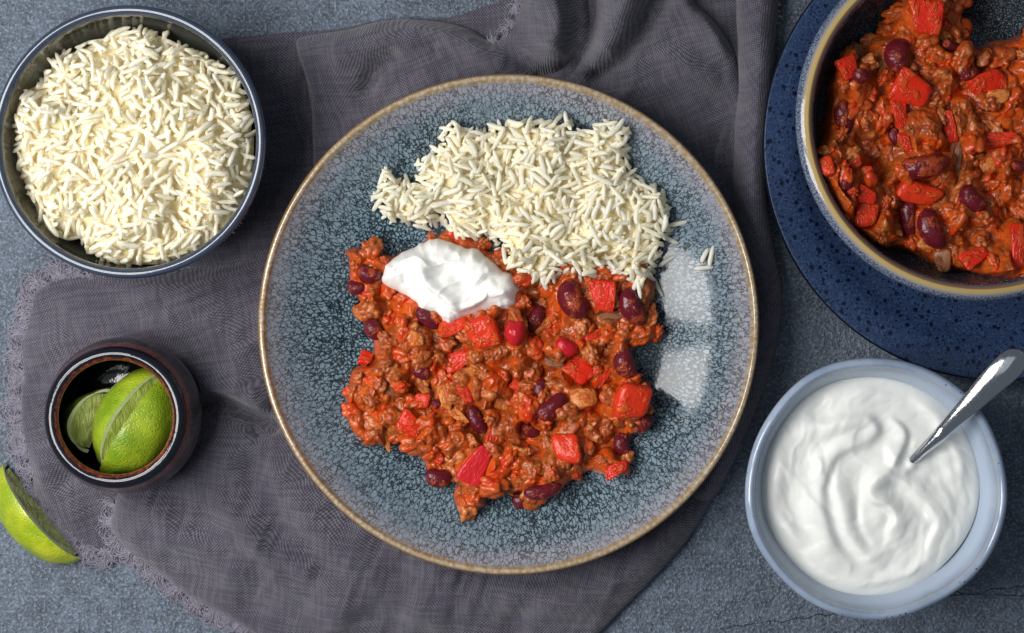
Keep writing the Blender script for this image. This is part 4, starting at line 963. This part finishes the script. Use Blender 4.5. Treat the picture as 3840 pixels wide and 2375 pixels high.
for pts, w, h, soft, side in (
    ([(260, 560), (330, 500), (440, 470), (560, 430), (650, 440), (700, 500), (640, 560), (540, 600), (480, 670), (440, 770), (440, 900), (490, 1040), (570, 1160), (600, 1230)], .55, .30, .28, 1),
    ([(770, 560), (780, 660), (700, 700), (660, 770), (690, 830), (760, 870), (805, 930), (790, 980), (760, 1060)], .5, .45, .12, -1),
    ([(770, 430), (850, 490), (872, 560), (830, 620), (780, 660)], .35, .26, .12, 1),
    ([(760, 680), (860, 740), (930, 810), (1000, 900), (1035, 970), (990, 1050), (950, 1150)], .5, .26, .16, -1),
    ([(560, 640), (520, 760), (530, 900), (580, 1020), (660, 1120), (760, 1180)], .5, .24, .25, -1),
    ([(210, 540), (190, 690), (205, 850), (260, 980), (340, 1080)], .4, .20, .3, -1),
    ([(340, 1120), (430, 1190), (560, 1230), (720, 1240), (880, 1200), (1000, 1120)], .35, .18, .18, 1),
    ([(880, 320), (990, 400), (1080, 520), (1140, 640), (1170, 780)], .4, .18, .2, -1),
    ([(640, 760), (620, 880), (640, 1000), (700, 1080)], .3, -.14, .15, 1),
    ([(420, 620), (450, 660), (430, 720)], .2, .12, .1, 1),
    ([(850, 640), (930, 700), (1020, 760)], .3, -.14, .2, 1),
    ([(450, 330), (600, 290), (760, 300), (880, 350)], .4, .10, .3, 1)):
    Z = Z+stroke(wx, wy, fromcrop(pts, c6, yz), w*1.3, h*1.15, soft, side)*np.clip(d*1.2, 0, 1)
for cx, cy, r, h in ((1080, 620, .5, .22), (1100, 710, .42, .2), (950, 760, .5, .18), (420, 1090, .7, .2), (560, 500, .9, .14), (735, 740, .55, .22), (735, 930, .45, .22), (250, 700, .8, .12), (980, 960, .5, .12), (600, 880, 1.0, .1), (640, 330, .9, .06), (870, 560, .3, -.12), (893, 662, .3, .3), (860, 690, .25, .2)):
    px, py = P(*c6(cx, cy), yz); Z = Z+h*np.exp(-((X2-px)**2+(Y2-py)**2)/r**2)*np.clip(d*1.2, 0, 1)
Z = blur(Z, 6, d > .1)
_sw = .28*np.hypot(X2-YBC[0], Y2-YBC[1]); _sx = (X2-YBC[0])*np.cos(_sw)-(Y2-YBC[1])*np.sin(_sw); _sy = (X2-YBC[0])*np.sin(_sw)+(Y2-YBC[1])*np.cos(_sw)
_n = 1-np.abs(fbm(_sx+.3*fbm(X2, Y2, .8, 2, 81), _sy+.3*fbm(X2, Y2, .8, 2, 82), 1.7, 2, 83))
Z = Z+(.055*_n**5+.05*domes(_sx, _sy, .8, 84))*np.clip(d*1.5, 0, 1)
_ax = X2-YBC[0]; _ay = Y2-YBC[1]; _r = np.hypot(_ax, _ay)+.2*fbm(wx, wy, 1.2, 2, 61); _t = np.arctan2(_ay, _ax)
Z = blur(Z, 3, d > .1)+(.10*fbm(wx, wy, 1.5, 2, 16)+0.016*fbm(_t*_r*.35+9, _r*3.2, 1.1, 3, 18))*np.clip(d*1.5, 0, 1)
o = link('yogurt', grid_mesh('yogurt', X2, Y2, Z, keep), MT['yog']); tag(o, 'stirred white yogurt with spoon swirls filling the pale blue bowl', 'yogurt')
# ------------------------------------------------------------ spoon
sh = crop(3300, 1250, 2.75)
cl = [(200, 1450, 15, 3.9), (310, 1340, 17, 4.35), (460, 1195, 20, 4.9), (620, 1045, 27, 5.4), (770, 895, 33, 5.9), (910, 755, 40, 6.3), (1060, 600, 48, 6.65), (1210, 450, 55, 7.0), (1330, 335, 56, 7.2), (1400, 268, 50, 7.25), (1440, 230, 36, 7.25), (1462, 210, 14, 7.2)]
ctr = catmull([(*P(*sh(a, b), z), z, hw*K*(1-z/CH)) for a, b, hw, z in cl], 5); V = []; F = []; k = 20
for i, (x, y, z, hw) in enumerate(ctr):
    a = ctr[max(i-1, 0)]; b = ctr[min(i+1, len(ctr)-1)]; t = Vector((b[0]-a[0], b[1]-a[1], b[2]-a[2])).normalized()
    sd = t.cross(Vector((0, 0, 1))).normalized(); up = sd.cross(t).normalized()
    for j in range(k):
        an = j/k*2*math.pi; cx, cy = math.cos(an), math.sin(an); u = cx*hw; th = .07+.08*(hw < .35)
        w = cy*th+ .34*hw*(1-cx*cx)
        p = Vector((x, y, z))+sd*u+up*w; V.append(tuple(p))
m = len(ctr)
for i in range(m-1):
    for j in range(k): F.append((i*k+j, i*k+(j+1) % k, (i+1)*k+(j+1) % k, (i+1)*k+j))
V.append(tuple(ctr[-1][:3])); e0 = len(V)-1
for j in range(k): F.append(((m-1)*k+j, (m-1)*k+(j+1) % k, e0, e0))
q = np.array(F); tri = np.concatenate([q[:, [0, 1, 2]], q[:, [0, 2, 3]]]); tri = tri[(tri[:, 0] != tri[:, 2]) & (tri[:, 2] != tri[:, 1])]
spn = thing('spoon', 'steel spoon with tapering handle standing in the yogurt bowl', 'spoon', (ctr[0][0], ctr[0][1], 0))
off = np.array([ctr[0][0], ctr[0][1], 0]); link('handle', mesh_np('handle', np.array(V)-off, tri), MT['steel'], spn)
v, f = I3; v = v.copy(); dirv = np.array([ctr[0][0]-ctr[8][0], ctr[0][1]-ctr[8][1]]); dirv /= np.linalg.norm(dirv)
vb = v*np.array([1.7, 1.1, .35]); vb[:, 2] = np.where(vb[:, 2] > 0, vb[:, 2]*-.75, vb[:, 2])
vv = np.stack([vb[:, 0]*dirv[0]-vb[:, 1]*dirv[1]+dirv[0]*1.4, vb[:, 0]*dirv[1]+vb[:, 1]*dirv[0]+dirv[1]*1.4, vb[:, 2]+3.4], 1)
link('spoon_bowl', mesh_np('spoon_bowl', vv, f), MT['steel'], spn)
# ------------------------------------------------------------ lime wedges
def wedge(label, loc, ax, p, beta, A, a=2.9, b=2.2, seed=0, rind='rind'):
    R = np.random.RandomState(seed)
    t = thing('lime_wedge', label, 'lime', loc)
    e = np.array([*ax, 0.]); e /= np.linalg.norm(e); p = np.array([*p, 0.]); p /= np.linalg.norm(p); zz = np.array([0, 0, 1.])
    nu, nv = 48, 22
    def rad(u, k): 
        r = b*np.sqrt(np.clip(1-(u)**2, 0, 1))**.9*k
        return r
    u = np.sin(np.linspace(-math.pi/2, math.pi/2, nu))
    def pt(u, ang, k, kx=1.):
        r = rad(u, k)*(1+.012*np.sin(ang*7+u*5)); nip = np.sign(u)*.18*np.clip(np.abs(u)-.9, 0, 1)/.1
        x = u*a*kx+nip*(k > .95)
        return x, r*np.cos(ang), r*np.sin(ang)             # x axis, z (up at beta 0), side
    def world(x, c, s):
        d1 = math.cos(beta)*zz+math.sin(beta)*p; d2 = -math.sin(beta)*zz+math.cos(beta)*p
        return x[..., None]*e+c[..., None]*d1+s[..., None]*d2
    def sheet(name, U, An, k0, kx, mat):
        x, c, s = pt(U, An, k0, kx); w = world(x, c, s); n0, n1 = U.shape; idx = np.arange(n0*n1).reshape(n0, n1)
        f = np.stack([idx[:-1, :-1], idx[1:, :-1], idx[1:, 1:], idx[:-1, 1:]], -1).reshape(-1, 4)
        link(name, mesh_np(name, w.reshape(-1, 3), f), mat, t)
    U, An = np.meshgrid(u, np.linspace(-A, A, nv), indexing='ij')
    sheet('rind', U, An, np.ones_like(U), 1., MT[rind])
    for sg in (-1, 1):
        U, Kk = np.meshgrid(u, np.array([.86, .90, .94, .975, 1.0]), indexing='ij')
        sheet('pith', U, np.full_like(U, sg*A), Kk, 1., MT['pith'])
        U, Kk = np.meshgrid(u*.965, np.linspace(0, .89, 10), indexing='ij')
        x, c, s = pt(U, np.full_like(U, sg*(A-.012)), Kk, .97); w = world(x, c, s)
        nrm = np.cross(e, world(np.array(0.), np.array(math.cos(sg*A)), np.array(math.sin(sg*A))))
        dd = .04*np.sin(U*9+Kk*6)*np.sin(Kk*3.1); w = w+nrm*dd[..., None]
        n0, n1 = U.shape; idx = np.arange(n0*n1).reshape(n0, n1); f = np.stack([idx[:-1, :-1], idx[1:, :-1], idx[1:, 1:], idx[:-1, 1:]], -1).reshape(-1, 4)
        link('flesh', mesh_np('flesh', w.reshape(-1, 3), f), MT['flesh'], t)
    return t
x, y = P(*c7(175, 940), 0.4)
wedge('lime wedge lying on the table at the left edge of the photo', (x+.35, y+.2, .2), (340, -420), (-.777, -.629), math.radians(46), math.radians(38), a=2.95, b=2.05, rind='rindy')
e = np.array((.555, .832)); pp = np.array((.832, -.555))
x, y = P(*c7(650, 500), 3.0)
wedge('front lime wedge in the ramekin showing bright green rind', (x-.15, y, 2.55), e, pp, math.radians(36), math.radians(38), a=2.75, b=2.1, seed=1)
wedge('lime wedge behind in the ramekin with its pale pith and cut flesh showing', (x+.05*pp[0]+.2*e[0], y+.05*pp[1]+.2*e[1], 2.45), e, -pp, math.radians(58), math.radians(30), a=2.75, b=2.1, seed=2)
x, y = P(*c7(470, 490), 2.6)
wedge('small lime piece lying against the left wall of the ramekin', (x, y, 2.2), (.35, 1.), (-1., .2), math.radians(75), math.radians(30), a=1.5, b=1.75, seed=3)
